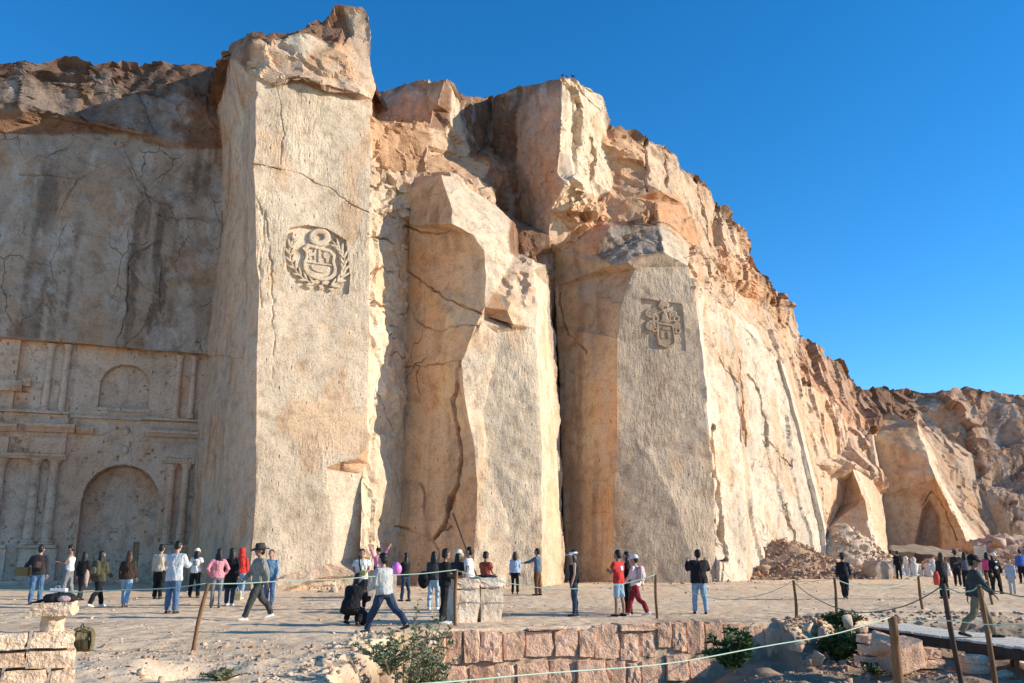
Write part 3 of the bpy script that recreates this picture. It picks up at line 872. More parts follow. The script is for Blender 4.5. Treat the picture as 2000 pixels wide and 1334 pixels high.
def crack_near(P):
    px = project(P)
    dist = np.linalg.norm(P - np.array([0, 0, EYE]), axis=1)
    mpp = dist / FPX
    wob = np.stack([fbm(P, 1.4, 3, 91), fbm(P, 1.4, 3, 95)], 1) * (.16 / mpp)[:, None] * .6
    q = px + wob
    var = np.clip(fbm(P, .8, 2, 99) * 1.6 + .3, -.2, 1.2)
    best = np.full(len(P), 1e9)
    hw = np.full(len(P), .01)
    dp = np.zeros(len(P))
    for pts, w, d in CRACKS:
        pts = np.array(pts, float)
        lo, hi = pts.min(0) - 30, pts.max(0) + 30
        sel = np.where(((px > lo) & (px < hi)).all(1))[0]
        if not len(sel):
            continue
        m = np.full(len(sel), 1e9)
        for a, b in zip(pts[:-1], pts[1:]):
            ab = b - a
            t = np.clip(((q[sel] - a) @ ab) / (ab @ ab), 0, 1)
            m = np.minimum(m, np.linalg.norm(q[sel] - a - t[:, None] * ab, axis=1))
        m = m * mpp[sel] - w * (.35 + .5 * var[sel])
        better = m < best[sel]
        s2 = sel[better]
        best[s2], hw[s2], dp[s2] = m[better], w, d
    return best, hw, dp


CREST1 = np.array([(566, 446), (600, 440), (640, 448), (676, 470), (681, 520), (684, 540), (682, 573), (640, 576), (600, 570), (585, 560), (562, 528), (556, 495), (560, 470)], float)
CREST2 = np.array([(1250, 584), (1332, 594), (1341, 685), (1254, 679)], float)


def inside(poly_, q):
    x, y = q[:, 0], q[:, 1]
    r = np.zeros(len(q), bool)
    for (x0, y0), (x1, y1) in zip(poly_, np.roll(poly_, -1, 0)):
        c = ((y0 > y) != (y1 > y))
        with np.errstate(divide='ignore', invalid='ignore'):
            r ^= c & (x < (x1 - x0) * (y - y0) / (y1 - y0 + 1e-12) + x0)
    return r


def near_poly(poly_, q, d):
    m = np.full(len(q), 1e9)
    for a, b in zip(poly_, np.roll(poly_, -1, 0)):
        ab = b - a
        t = np.clip(((q - a) @ ab) / (ab @ ab), 0, 1)
        m = np.minimum(m, np.linalg.norm(q - a - t[:, None] * ab, axis=1))
    return m < d


def wanted(mid, ln):
    d = np.linalg.norm(mid, axis=1)
    L = np.where(d > 66, .0036, .0048) * d
    px = project(mid)
    out = (px[:, 0] < -40) | (px[:, 0] > 2040) | (px[:, 1] < 0)
    L = np.where(out, L * 4, L)
    q = np.where((ln <= L) & (ln > .045) & ~out)[0]
    if len(q):
        near = in_mask(CMASK1, px[q])
        L[q[near]] = np.minimum(L[q[near]], .09)
        for pl in (CREST1, CREST2):
            nr = near_poly(pl, px[q], 4.0)
            L[q[nr]] = .06
    return L


ROCK = rock_material('sillar_rock')
V0 = np.array(CV)
tri, pid = [], []
for i, (part, idx, c, r, m) in enumerate(CPOLY):
    vs_ = [Vector(V0[j]) for j in idx]
    for t in tessellate_polygon([vs_]):
        tri.append([idx[j] for j in t]); pid.append(i)
tri, pid = np.array(tri), np.array(pid)
keepT = (tri[:, 0] != tri[:, 1]) & (tri[:, 1] != tri[:, 2]) & (tri[:, 0] != tri[:, 2])
tri, pid = tri[keepT], pid[keepT]
tick('cliff start')
cflag = np.zeros(len(V0))
for k_, i_ in CI.items():
    if k_[0] == 'b':
        cflag[i_] = 1.0
V, T, PID = refine(V0, tri, wanted, pid, coarse=cflag)
tick('refined')
# per-vertex values: mean of the faces around
pc = np.array([p[2] for p in CPOLY]); pr = np.array([p[3] for p in CPOLY]); pm = np.array([p[4] for p in CPOLY])
nv = len(V)
acc = np.zeros((nv, 8)); cnt = np.zeros(nv)
val = np.concatenate([pc, pr, pm], 1)[PID]
for k in range(3):
    np.add.at(acc, T[:, k], val)
    np.add.at(cnt, T[:, k], 1)
acc /= np.maximum(cnt, 1)[:, None]
# normals, turned to the camera
fn = np.cross(V[T[:, 1]] - V[T[:, 0]], V[T[:, 2]] - V[T[:, 0]])
fc = V[T].mean(1) - np.array([0, 0, EYE])
flip = (fn * fc).sum(1) > 0
T[flip] = T[flip][:, ::-1]
fn[flip] *= -1
vn = np.zeros((nv, 3))
for k in range(3):
    np.add.at(vn, T[:, k], fn)
vn /= np.linalg.norm(vn, axis=1)[:, None] + 1e-12
rs, ra = acc[:, 3], acc[:, 4]
h = fbm(V, .45, 5, 3) * rs * 1.1 + fbm(V, 2.6, 3, 21) * rs * .22
k = np.where(ra > .015)[0]
wp = V[k] + np.stack([fbm(V[k], .5, 2, 34), fbm(V[k], .5, 2, 36), fbm(V[k], .5, 2, 38)], 1) * .35
far = V[k][:, 1] > 69
fa = np.where(far, facets(wp * np.array([1, 1, .45]), 4.6, 131, .7), facets(wp * np.array([1, 1, .75]), 2.4, 31, .75))
fb = np.where(far, facets(wp * np.array([1, 1, .6]), 1.9, 151, .7), facets(wp, .85, 51, .75))
h[k] = h[k] + ra[k] * (fa * .75 + fb * .9)
gsel = np.isin(PID, [i for i, p in enumerate(CPOLY) if p[0] in ('bright_face', 'cleft', 'far_cliff') and p[4][0] >= .55 and p[3][1] < .12])
tallv = np.zeros(nv)
tallv[T[gsel].ravel()] = 1
k = np.where(tallv > 0)[0]
wp = V[k] + np.stack([fbm(V[k], .4, 2, 134), fbm(V[k], .4, 2, 136), 0 * k], 1) * .5
h[k] = h[k] + facets(wp * np.array([1, 1, .16]), 1.7, 171, .30) * .11 + facets(wp * np.array([1, 1, .22]), .7, 191, .35) * .06
jit = np.stack([fbm(V, .7, 3, 61), fbm(V, .7, 3, 71), fbm(V, .7, 3, 81)], 1) * (rs * .35 + ra * .25)[:, None]
m, w, dp = crack_field(V)
g = np.clip(1 - np.maximum(m, 0) / (.03 + .35 * w), 0, 1)
px = project(V)
in1, in2 = inside(CREST1, px), inside(CREST2, px)
vis = vn[:, 0] * V[:, 0] + vn[:, 1] * V[:, 1] < 0
h = np.where(in1 & (np.abs(V[:, 1] - 38.5) < 2.5), h * .3 - .17, h)
h = np.where(in2 & (np.abs(V[:, 1] - 48.5) < 4), h * .3 - .11, h)
V = V + vn * h[:, None] + jit
view = V - np.array([0, 0, EYE])
view /= np.linalg.norm(view, axis=1)[:, None]
V = V + (-.7 * vn + .5 * view) * (g * dp * np.clip(.75 + .6 * fbm(V, .8, 2, 99), .0, 1.2))[:, None]
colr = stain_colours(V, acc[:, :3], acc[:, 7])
rimpts = np.array([CV[CI[q]] for q in RIM0 + RIM1 + RIMB if q in CI])
rimpx = project(rimpts)
vpx = project(V)
o_ = np.argsort(rimpx[:, 0])
ry = np.interp(vpx[:, 0], rimpx[o_, 0], rimpx[o_, 1])
rz_ = np.interp(vpx[:, 0], rimpx[o_, 0], rimpts[o_, 2])
below = rz_ - V[:, 2]
crust = np.clip(1 - (below - .2) / (1.1 + 1.2 * np.clip(fbm(V, .6, 3, 471), -.6, 1)), 0, 1) * np.clip(fbm(V, .9, 3, 481) * 1.5 + .45, 0, 1)
crust = (crust * np.where((vpx[:, 0] > 1095) & (vpx[:, 0] < 1180), .1, .75))[:, None]
colr = colr * (1 - crust) + np.array([.16, .092, .062]) * crust
msk = acc[:, 5:8].copy()
msk[:, 2] = np.clip(.38 + acc[:, 3] * 2.2 + acc[:, 4] * 2.0, .4, 1.2)
msk[:, 0] *= np.clip(.65 + .7 * fbm(V, .5, 3, 451), .25, 1.2)
msk[:, 1] *= np.clip(fbm(V, .35, 2, 461) * 4 - .1, 0, 1)
CLIFF_NAMES = {'alcove': 'cliff_alcove', 'pillar': 'cliff_pillar_tall', 'cleft': 'cliff_cleft', 'split_pillar': 'cliff_pillar_split', 'crest_pillar': 'cliff_pillar_crest', 'bright_face': 'cliff_face_sunlit', 'far_cliff': 'cliff_far'}
CLIFF_LABEL = {'alcove': 'dark stained quarry wall in shade above the carved front', 'pillar': 'tall pale stone pillar with a wreathed crest carved on it', 'cleft': 'broken reddish blocks stacked in the cleft behind the pillars',
               'split_pillar': 'middle stone pillar split by a long dark crack', 'crest_pillar': 'broad stone pillar with a small square crest', 'bright_face': 'brightly sunlit leaning slabs of the quarry cliff', 'far_cliff': 'distant cliff with dark crust receding to the right'}
partnames = [p[0] for p in CPOLY]
tp = np.array([list(CLIFF_NAMES).index(partnames[i]) for i in PID])
for i, key in enumerate(CLIFF_NAMES):
    t = T[tp == i]
    used, inv = np.unique(t, return_inverse=True)
    me = np_mesh(CLIFF_NAMES[key], V[used], inv.reshape(-1, 3), ROCK)
    me.polygons.foreach_set('use_smooth', (pr[PID[tp == i], 1] < .07))
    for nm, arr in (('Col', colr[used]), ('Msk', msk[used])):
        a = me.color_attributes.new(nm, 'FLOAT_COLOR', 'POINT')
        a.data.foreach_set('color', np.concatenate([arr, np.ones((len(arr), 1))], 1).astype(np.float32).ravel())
    me.set_sharp_from_angle(angle=R(26))
    obj(CLIFF_NAMES[key], me, kind='structure', label=CLIFF_LABEL[key])
print('cliff tris', len(T))
tick('cliff')

# ------------------------------------------------------------------ ground
def wall_y(X):
    return np.where(X < 6.2, 18.35 + (X + 1.6) * .303, np.minimum(20.7 + (X - 6.2) * 1.0, 23.5))


def sstep(a, b, x):
    t = np.clip((x - a) / (b - a), 0, 1)
    return t * t * (3 - 2 * t)


def ground_z(X, Y):
    X, Y = np.asarray(X, float), np.asarray(Y, float)
    P = np.stack([X, Y, np.zeros_like(X)], -1).reshape(-1, 3)
    n1 = fbm(P, .35, 3, 201).reshape(X.shape)
    n2 = fbm(P, 1.6, 4, 211).reshape(X.shape)
    n3 = fbm(P, 5.0, 3, 221).reshape(X.shape)
    rough = .25 + .75 * sstep(17.5, 13.0, Y) + .8 * sstep(42, 50, Y) * sstep(0, 15, X)
    z = n1 * .035 + n2 * .030 * rough + n3 * .012 * (.5 + rough)
    fade = sstep(200, 60, np.abs(Y) + np.abs(X))
    z = z * fade
    # quarry pit in front of the retaining wall
    wy = wall_y(X)
    soft = np.where(X < 6.0, .12, 2.2)
    inpit = sstep(0, 1, (wy - Y) / soft) * sstep(-2.5, -1.8, X + n2 * .3) * sstep(9.0, 10.5, Y)
    floor = -1.75 + .95 * sstep(2.6, 5.4, X)
    z = z + inpit * (floor + n2 * .10 + n1 * .06)
    # hollow and hump in the left foreground
    z = z - .25 * np.exp(-((X + 4.2) / .5) ** 2 - ((Y - 12.2) / .45) ** 2) + .10 * np.exp(-((X + 5.2) / 1.0) ** 2 - ((Y - 12.4) / .6) ** 2)
    # dirt banked against the cliff foot
    return z


def soil_material(name):
    s = N(name, .97, .05)
    p = s.pos()
    big = s.noise(p, .30, 3, .6)
    mid = s.noise(p, 2.2, 4, .65)
    fine = s.noise(p, 22, 3, .75)
    c = s.mix(s.ramp(big, [(.35, 0.0), (.65, 1.0)]), (.69, .50, .32), (.78, .585, .395))
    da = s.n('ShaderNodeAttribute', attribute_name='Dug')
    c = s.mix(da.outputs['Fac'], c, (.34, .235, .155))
    c = s.mix(1.0, c, s.ramp(mid, [(.3, (.80, .76, .72)), (.55, (1, 1, 1)), (.75, (1.08, 1.08, 1.07))]), 'MULTIPLY')
    c = s.mix(1.0, c, s.ramp(fine, [(.32, .84), (.52, 1.0), (.75, 1.06)]), 'MULTIPLY')
    v = s.n('ShaderNodeTexVoronoi')
    v.inputs['Scale'].default_value = 9
    s.l(p, v.inputs['Vector'])
    foot = s.n('ShaderNodeTexVoronoi', feature='SMOOTH_F1')
    foot.inputs['Scale'].default_value = 2.7
    s.l(p, foot.inputs['Vector'])
    h = s.math('MULTIPLY', s.ramp(foot.outputs['Distance'], [(.12, 0.0), (.42, 1.0)]), .026)
    h = s.math('MULTIPLY_ADD', mid, .030, h)
    h = s.math('MULTIPLY_ADD', s.ramp(v.outputs['Distance'], [(.0, 1.0), (.35, 0.0)]), .008, h)
    h = s.math('MULTIPLY_ADD', fine, .012, h)
    return s.done(c, s.bump(h, 1.0, 1.0))


SOIL = soil_material('dusty_soil')
xs = np.concatenate([-np.geomspace(900, 34, 26), np.arange(-33, -12, .45), np.arange(-12, 13, .11), np.arange(13, 46, .4), np.geomspace(47, 900, 26)])
ys = np.concatenate([[-60, -30, -10, 0, 5], np.arange(8, 26, .11), np.arange(26, 62, .24), np.geomspace(63, 1500, 40)])
GX, GY = np.meshgrid(xs, ys)
GZ = ground_z(GX, GY)
nx, ny = len(xs), len(ys)
gi = np.arange(nx * ny).reshape(ny, nx)
gq = np.stack([gi[:-1, :-1], gi[:-1, 1:], gi[1:, 1:], gi[1:, :-1]], -1).reshape(-1, 4)
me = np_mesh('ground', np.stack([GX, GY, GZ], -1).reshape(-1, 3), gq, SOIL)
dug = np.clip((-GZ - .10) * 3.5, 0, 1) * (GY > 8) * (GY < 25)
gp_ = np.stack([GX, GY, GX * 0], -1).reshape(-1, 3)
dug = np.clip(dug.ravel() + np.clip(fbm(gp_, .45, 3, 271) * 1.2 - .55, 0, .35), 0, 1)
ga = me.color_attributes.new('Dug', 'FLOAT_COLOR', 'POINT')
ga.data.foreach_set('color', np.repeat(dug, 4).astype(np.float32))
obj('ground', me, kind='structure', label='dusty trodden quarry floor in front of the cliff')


def gz1(X, Y):
    return float(ground_z(np.array([X]), np.array([Y]))[0])


def on_ground(x, y):
    """the spot of ground seen at a photograph pixel"""
    P = ground_hit(x, y)
    for _ in range(8):
        P = ground_hit(x, y, gz1(P[0], P[1]))
    return P


tick('ground')
# ------------------------------------------------------------------ loose rock
def ico():
    bm = bmesh.new()
    bmesh.ops.create_icosphere(bm, subdivisions=1, radius=1)
    v = np.array([x.co[:] for x in bm.verts])
    f = np.array([[q.index for q in x.verts] for x in bm.faces])
    bm.free()
    return v, f


ICO_V, ICO_F = ico()


def rock_shape(seed, npts=13):
    """an angular stone: the hull of a few random points, edges slightly worn"""
    r = np.random.default_rng(seed)
    pts = r.normal(size=(npts, 3))
    pts /= np.linalg.norm(pts, axis=1)[:, None]
    pts *= r.uniform(.75, 1.0, (npts, 1)) * r.uniform(.7, 1.1, 3)
    bm = bmesh.new()
    for p in pts:
        bm.verts.new(p)
    res = bmesh.ops.convex_hull(bm, input=bm.verts[:])
    bmesh.ops.delete(bm, geom=list({g for g in res['geom_interior'] + res['geom_unused'] if isinstance(g, bmesh.types.BMVert)}), context='VERTS')
    bmesh.ops.bevel(bm, geom=bm.edges[:], offset=.045, segments=1, affect='EDGES')
    bmesh.ops.triangulate(bm, faces=bm.faces[:])
    bm.verts.index_update()
    v = np.array([x.co[:] for x in bm.verts])
    f = np.array([[q.index for q in x.verts] for x in bm.faces])
    bm.free()
    v = v + np.stack([fbm(v + seed, 2.5, 2, 1), fbm(v + seed, 2.5, 2, 5), fbm(v + seed, 2.5, 2, 9)], 1) * .03
    return v, f


ROCKSHAPES = [rock_shape(300 + i, 12 + i % 4) for i in range(8)]
STONE_PALE = rock_material('loose_stone_pale', False, (.60, .45, .32), 2.0, .5)
STONE_PINK = rock_material('loose_stone_pink', False, (.50, .335, .245), 2.0, .5)
STONE_BROWN = rock_material('loose_stone_brown', False, (.42, .275, .185), 2.0, .5)


def small_rock(seed):
    r = np.random.default_rng(seed)
    bm = bmesh.new()
    for p in r.normal(size=(9, 3)):
        bm.verts.new(p / np.linalg.norm(p) * r.uniform(.7, 1.05))
    res = bmesh.ops.convex_hull(bm, input=bm.verts[:])
    bmesh.ops.delete(bm, geom=list({g for g in res['geom_interior'] + res['geom_unused'] if isinstance(g, bmesh.types.BMVert)}), context='VERTS')
    bmesh.ops.triangulate(bm, faces=bm.faces[:])
    bm.verts.index_update()
    v = np.array([x.co[:] for x in bm.verts])
    f = np.array([[q.index for q in x.verts] for x in bm.faces])
    bm.free()
    return v, f


SMALLROCKS = [small_rock(350 + i) for i in range(6)]


def rubble(name, pts, sizes, mat, seed, **props):
    r = np.random.default_rng(seed)
    VV, FF, k = [], [], 0
    for p, s_ in zip(pts, sizes):
        v, f = SMALLROCKS[r.integers(0, 6)]
        a = r.uniform(0, 6.28)
        M = np.array([[math.cos(a), -math.sin(a), 0], [math.sin(a), math.cos(a), 0], [0, 0, 1]])
        v = (v * r.uniform(.6, 1.1, 3) * np.array([1, 1, .75])) @ M.T * s_ + p
        VV.append(v); FF.append(f + k); k += len(v)
    me = np_mesh(name, np.concatenate(VV), np.concatenate(FF), mat, smooth=False)
    return obj(name, me, **props)


ROCKMESH = {}


def rock_object(name, p, size, mat, label, cat='rock', group=None, rz=None, idx=None):
    i = random.randrange(len(ROCKSHAPES)) if idx is None else idx
    key = (i, mat.name)
    if key not in ROCKMESH:
        v, f = ROCKSHAPES[i]
        ROCKMESH[key] = np_mesh(name, v, f, mat, smooth=False)
    o = obj(name, ROCKMESH[key], loc=p)
    o.scale = size if hasattr(size, '__len__') else (size, size, size * .8)
    o.rotation_euler = (random.uniform(-.3, .3), random.uniform(-.3, .3), random.uniform(0, 6.28) if rz is None else rz)
    return tag(o, label, cat, group)


# small gravel lying on the dust
r_ = np.random.default_rng(5)
gp = []
while len(gp) < 5200:
    x, y = r_.uniform(-40, 2040), r_.uniform(1125, 1334)
    P = ground_hit(x, y)
    if P[1] > 48:
        continue
    gp.append((P[0] + r_.normal() * .2, P[1] + r_.normal() * .2))
gp = np.array(gp)
gz = ground_z(gp[:, 0], gp[:, 1])
dens = fbm(np.stack([gp[:, 0], gp[:, 1], gz * 0], 1), .5, 3, 231)
ok = (dens > -.15) | (gp[:, 1] < 15)
gp, gz = gp[ok], gz[ok]
rubble('gravel', np.column_stack([gp, gz]), r_.gamma(2.0, .009, len(gp)) * (.7 + gp[:, 1] / 40) + .006, STONE_PALE, 6, kind='stuff', label='small pale gravel strewn over the quarry floor')

tick('gravel')
# ------------------------------------------------------------------ church front carved into the shaded wall
FW = -.62                                    # the carved ground lies behind the rock above


def fu(x, y, w=FW):
    return PF.uz(PF.hit(x, y, w))


def facade_depth(U, Z):
    w = np.full(U.shape, FW)

    def arch(xl, xr, ytop, ybot, dep, jamb=0.0):
        u0, zb = fu(xl, ybot)
        u1, _ = fu(xr, ybot)
        _, zt = fu((xl + xr) / 2, ytop)
        r = (u1 - u0) / 2
        uc = (u0 + u1) / 2
        zs = zt - r
        ins = ((np.abs(U - uc) < r) & (Z > zb) & (Z < zs)) | (((U - uc) ** 2 + (Z - zs) ** 2 < r * r) & (Z >= zs))
        return np.where(ins, w + dep, w)
    w = arch(141, 292, 908, 1150, -1.0)
    w = arch(190, 289, 712, 798, -.40)

    def rect(x0, x1, y0, y1, dep):
        u0, z1 = fu(x0, (y0 + y1) / 2)[0], fu((x0 + x1) / 2, y0)[1]
        u1, z0 = fu(x1, (y0 + y1) / 2)[0], fu((x0 + x1) / 2, y1)[1]
        return np.where((U > u0) & (U < u1) & (Z > z0) & (Z < z1), w + dep, w)
    w = rect(-60, 36, 640, 803, .22)
    w = rect(258, 268, 1060, 1108, -.45)
    w = rect(-60, 136, 806, 829, .16)
    w = rect(-60, 130, 830, 890, .10)
    w = rect(290, 392, 824, 842, .08)
    return w


u_l, u_r = fu(-90, 900)[0], fu(398, 900)[0]
z_t = fu(200, 640)[1]
uu, zz = np.arange(u_l, u_r + .05, .05), np.arange(-.4, z_t, .05)
FU, FZ = np.meshgrid(uu, zz)
WD = facade_depth(FU, FZ)
P3 = np.stack([FU, FZ, np.zeros_like(FU)], -1).reshape(-1, 3)
WD = WD + (fbm(P3, .8, 4, 241) * .035 + fbm(P3, 4, 2, 251) * .010).reshape(WD.shape)
pits = np.clip(vnoise(P3 * 5.5, 261).reshape(WD.shape) - .80, 0, 1) * .9
WD = WD - pits
nu, nz = len(uu), len(zz)
Q = PF.p0[None, None, :] + PF.d * FU[..., None] + PF.n * WD[..., None]
fi = np.arange(nu * nz).reshape(nz, nu)
fq = np.stack([fi[:-1, :-1], fi[:-1, 1:], fi[1:, 1:], fi[1:, :-1]], -1).reshape(-1, 4)
FAC = thing('carved_church_front', 'church front with arches and twin columns carved into the shaded quarry wall', 'carved facade')
FSTONE = rock_material('carved_facade_stone', True)


def with_attrs(me, c=FGREY, m=(.06, .35, .12)):
    n = len(me.vertices)
    co = np.zeros(n * 3, np.float32)
    me.vertices.foreach_get('co', co)
    cc = stain_colours(co.reshape(-1, 3).astype(float), np.tile(c, (n, 1)), np.full(n, m[2]))
    for nm, q in (('Col', cc), ('Msk', np.tile(m, (n, 1)))):
        a = me.color_attributes.new(nm, 'FLOAT_COLOR', 'POINT')
        a.data.foreach_set('color', np.concatenate([q, np.ones((n, 1))], 1).astype(np.float32).ravel())
    return me


fwm = with_attrs(np_mesh('wall', np.concatenate([Q, FZ[..., None]], -1).reshape(-1, 3), fq, FSTONE))
fwm.set_sharp_from_angle(angle=R(30))
obj('wall', fwm, FAC)


def band(name, x0, x1, yt, yb, w0, w1, under=0.0, parent=FAC):
    """a straight moulding along the wall; under slants its soffit"""
    ym = (yt + yb) / 2
    u0, u1 = fu(x0, ym)[0], fu(x1, ym)[0]
    z1, z0 = fu((x0 + x1) / 2, yt)[1], fu((x0 + x1) / 2, yb)[1]
    prof = [(w0, z0), (w1 - under, z0), (w1 - under * .35, z0 + (z1 - z0) * .45), (w1, z0 + (z1 - z0) * .62), (w1, z1), (w0, z1)]
    m = MB()
    k = 7
    rings = []
    for i in range(k):
        u = u0 + (u1 - u0) * i / (k - 1)
        j = .012
        rings.append([PF.pt(u + random.uniform(-j, j), z + random.uniform(-j, j), w + random.uniform(-j, j)) for w, z in prof])
    m.loft(rings)
    me = m.mesh(name, FSTONE)
    return obj(name, with_attrs(me), parent)


for a in [('ledge', -70, 137, 801, 806, FW - .1, FW + .38), ('ledge', 138, 277, 814, 819, FW - .1, FW + .22), ('ledge', 278, 396, 818, 823, FW - .1, FW + .26),
          ('cornice', -70, 36, 828, 842, FW - .1, FW + .55, .25), ('cornice', 52, 148, 830, 845, FW - .1, FW + .58, .28), ('cornice', 149, 184, 836, 848, FW - .1, FW + .36, .22), ('cornice', 283, 392, 843, 855, FW - .1, FW + .42, .22),
          ('frieze_block', 60, 129, 856, 887, FW - .1, FW + .30), ('frieze_block', -60, 18, 853, 885, FW - .1, FW + .30), ('frieze_block', 324, 386, 868, 896, FW - .1, FW + .24),
          ('architrave', -70, 131, 886, 896, FW - .1, FW + .46, .12), ('architrave', 316, 380, 897, 907, FW - .1, FW + .40, .12),
          ('pedestal', 36, 110, 1072, 1134, FW - .1, FW + .40), ('pedestal', 305, 366, 1072, 1134, FW - .1, FW + .38), ('pedestal', -60, 10, 1072, 1134, FW - .1, FW + .38),
          ('pedestal_cap', 33, 112, 1064, 1071, FW - .1, FW + .47), ('pedestal_cap', 303, 368, 1064, 1071, FW - .1, FW + .45), ('pedestal_cap', -60, 13, 1064, 1071, FW - .1, FW + .45),
          ('plinth', -60, 138, 1134, 1152, FW - .1, FW + .55), ('plinth', 294, 372, 1134, 1152, FW - .1, FW + .50),
          ('pediment', -60, 46, 744, 764, FW - .05, FW + .55, .1), ('pediment_end', 46, 62, 742, 756, FW - .05, FW + .50, .1),
          ('niche_sill', 186, 293, 798, 804, FW - .1, FW + .10)]:
    band(*a)


def column(xt, yt, xb, yb, r):
    ub, zb = fu(xb, yb)
    ut, zt = fu(xt, yt)
    u = (ub + ut) / 2
    H_ = zt - zb
    c = PF.pt(u, 0, FW + r * .75)
    m = MB()
    n = 16
    rings = []
    for i in range(25):
        t = i / 24
        z = zb + .22 + (H_ - .5) * t
        rr = r * (1 - .10 * t)
        ring = []
        for j in range(n):
            a = 2 * math.pi * j / n
            tw = .09 * math.sin(5 * a + 9 * t) if t < .38 else 0
            k = rr * (1 + tw)
            ring.append((c[0] + k * math.cos(a), c[1] + k * math.sin(a), z))
        rings.append(ring)
    m.loft(rings)
    o = obj('column', with_attrs(m.mesh('column', FSTONE, True)), FAC)
    m = MB().lathe((c[0], c[1], zb), [(r * 1.45, 0), (r * 1.45, .07), (r * 1.2, .10), (r * 1.35, .16), (r * 1.05, .23)], 16)
    obj('base', with_attrs(m.mesh('base', FSTONE)), o)
    m = MB().lathe((c[0], c[1], zt - .30), [(r * .95, 0), (r * 1.02, .05), (r * 1.0, .10), (r * 1.25, .20), (r * 1.42, .24), (r * 1.42, .30)], 16)
    obj('capital', with_attrs(m.mesh('capital', FSTONE)), o)
    zc = zb + .22 + (H_ - .5) * .40
    m = MB().lathe((c[0], c[1], zc), [(r * .95, 0), (r * 1.15, .02), (r * 1.15, .07), (r * .95, .09)], 16)
    obj('collar', with_attrs(m.mesh('collar', FSTONE)), o)


for a in [(101, 673, 88, 804, .17), (134, 675, 121, 806, .17), (352, 696, 343, 818, .16), (381, 697, 371, 818, .16),
          (72, 896, 56, 1063, .24), (107, 898, 92, 1063, .24), (2, 896, -14, 1063, .24), (336, 908, 324, 1063, .21), (363, 908, 352, 1063, .21)]:
    column(*a)
for x, y in ((246, 842), (243, 880)):       # two worn bosses above the arch
    P = PF.hit(x, y, FW)
    m = MB().ball(tuple(P), (.22, .14, .26), 9, 6)
    obj('boss', with_attrs(m.mesh('boss', FSTONE, True)), FAC)

# ------------------------------------------------------------------ the two carved crests
CREST = rock_material('carved_crest_stone', True)


def relief(name, pts, plane, w0, w1, parent, inset=.86, hole=None, tint=CREAM):
    """raised shape on a wall: outline in photograph points, with a smaller top face"""
    c = np.mean(pts, 0)
    P0 = [plane.hit(x, y, w0) for x, y in pts]
    uz = [plane.uz(p) for p in P0]
    cu, cz = np.mean(uz, 0)
    m = MB()

    def ring(k, w, src=uz):
        return [plane.pt(cu + (u - cu) * k, cz + (z - cz) * k, w) for u, z in src]
    if hole is None:
        m.loft([ring(1.0, w0), ring(1.0, w1 - .04), ring(inset, w1)])
    else:
        m.loft([ring(1.0, w0), ring(1.0, w1 - .03), ring(1 - (1 - hole) * .2, w1), ring(hole + (1 - hole) * .2, w1), ring(hole, w1 - .03), ring(hole, w0)], cap=False)
    return obj(name, with_attrs(m.mesh(name, CREST), tint, (.25, .0, .0)), parent)


def ell(cx, cy, rx, ry, n=14, rot=0.0):
    return [(cx + rx * math.cos(a) * math.cos(rot) - ry * math.sin(a) * math.sin(rot), cy + rx * math.cos(a) * math.sin(rot) + ry * math.sin(a) * math.cos(rot)) for a in [2 * math.pi * i / n for i in range(n)]]


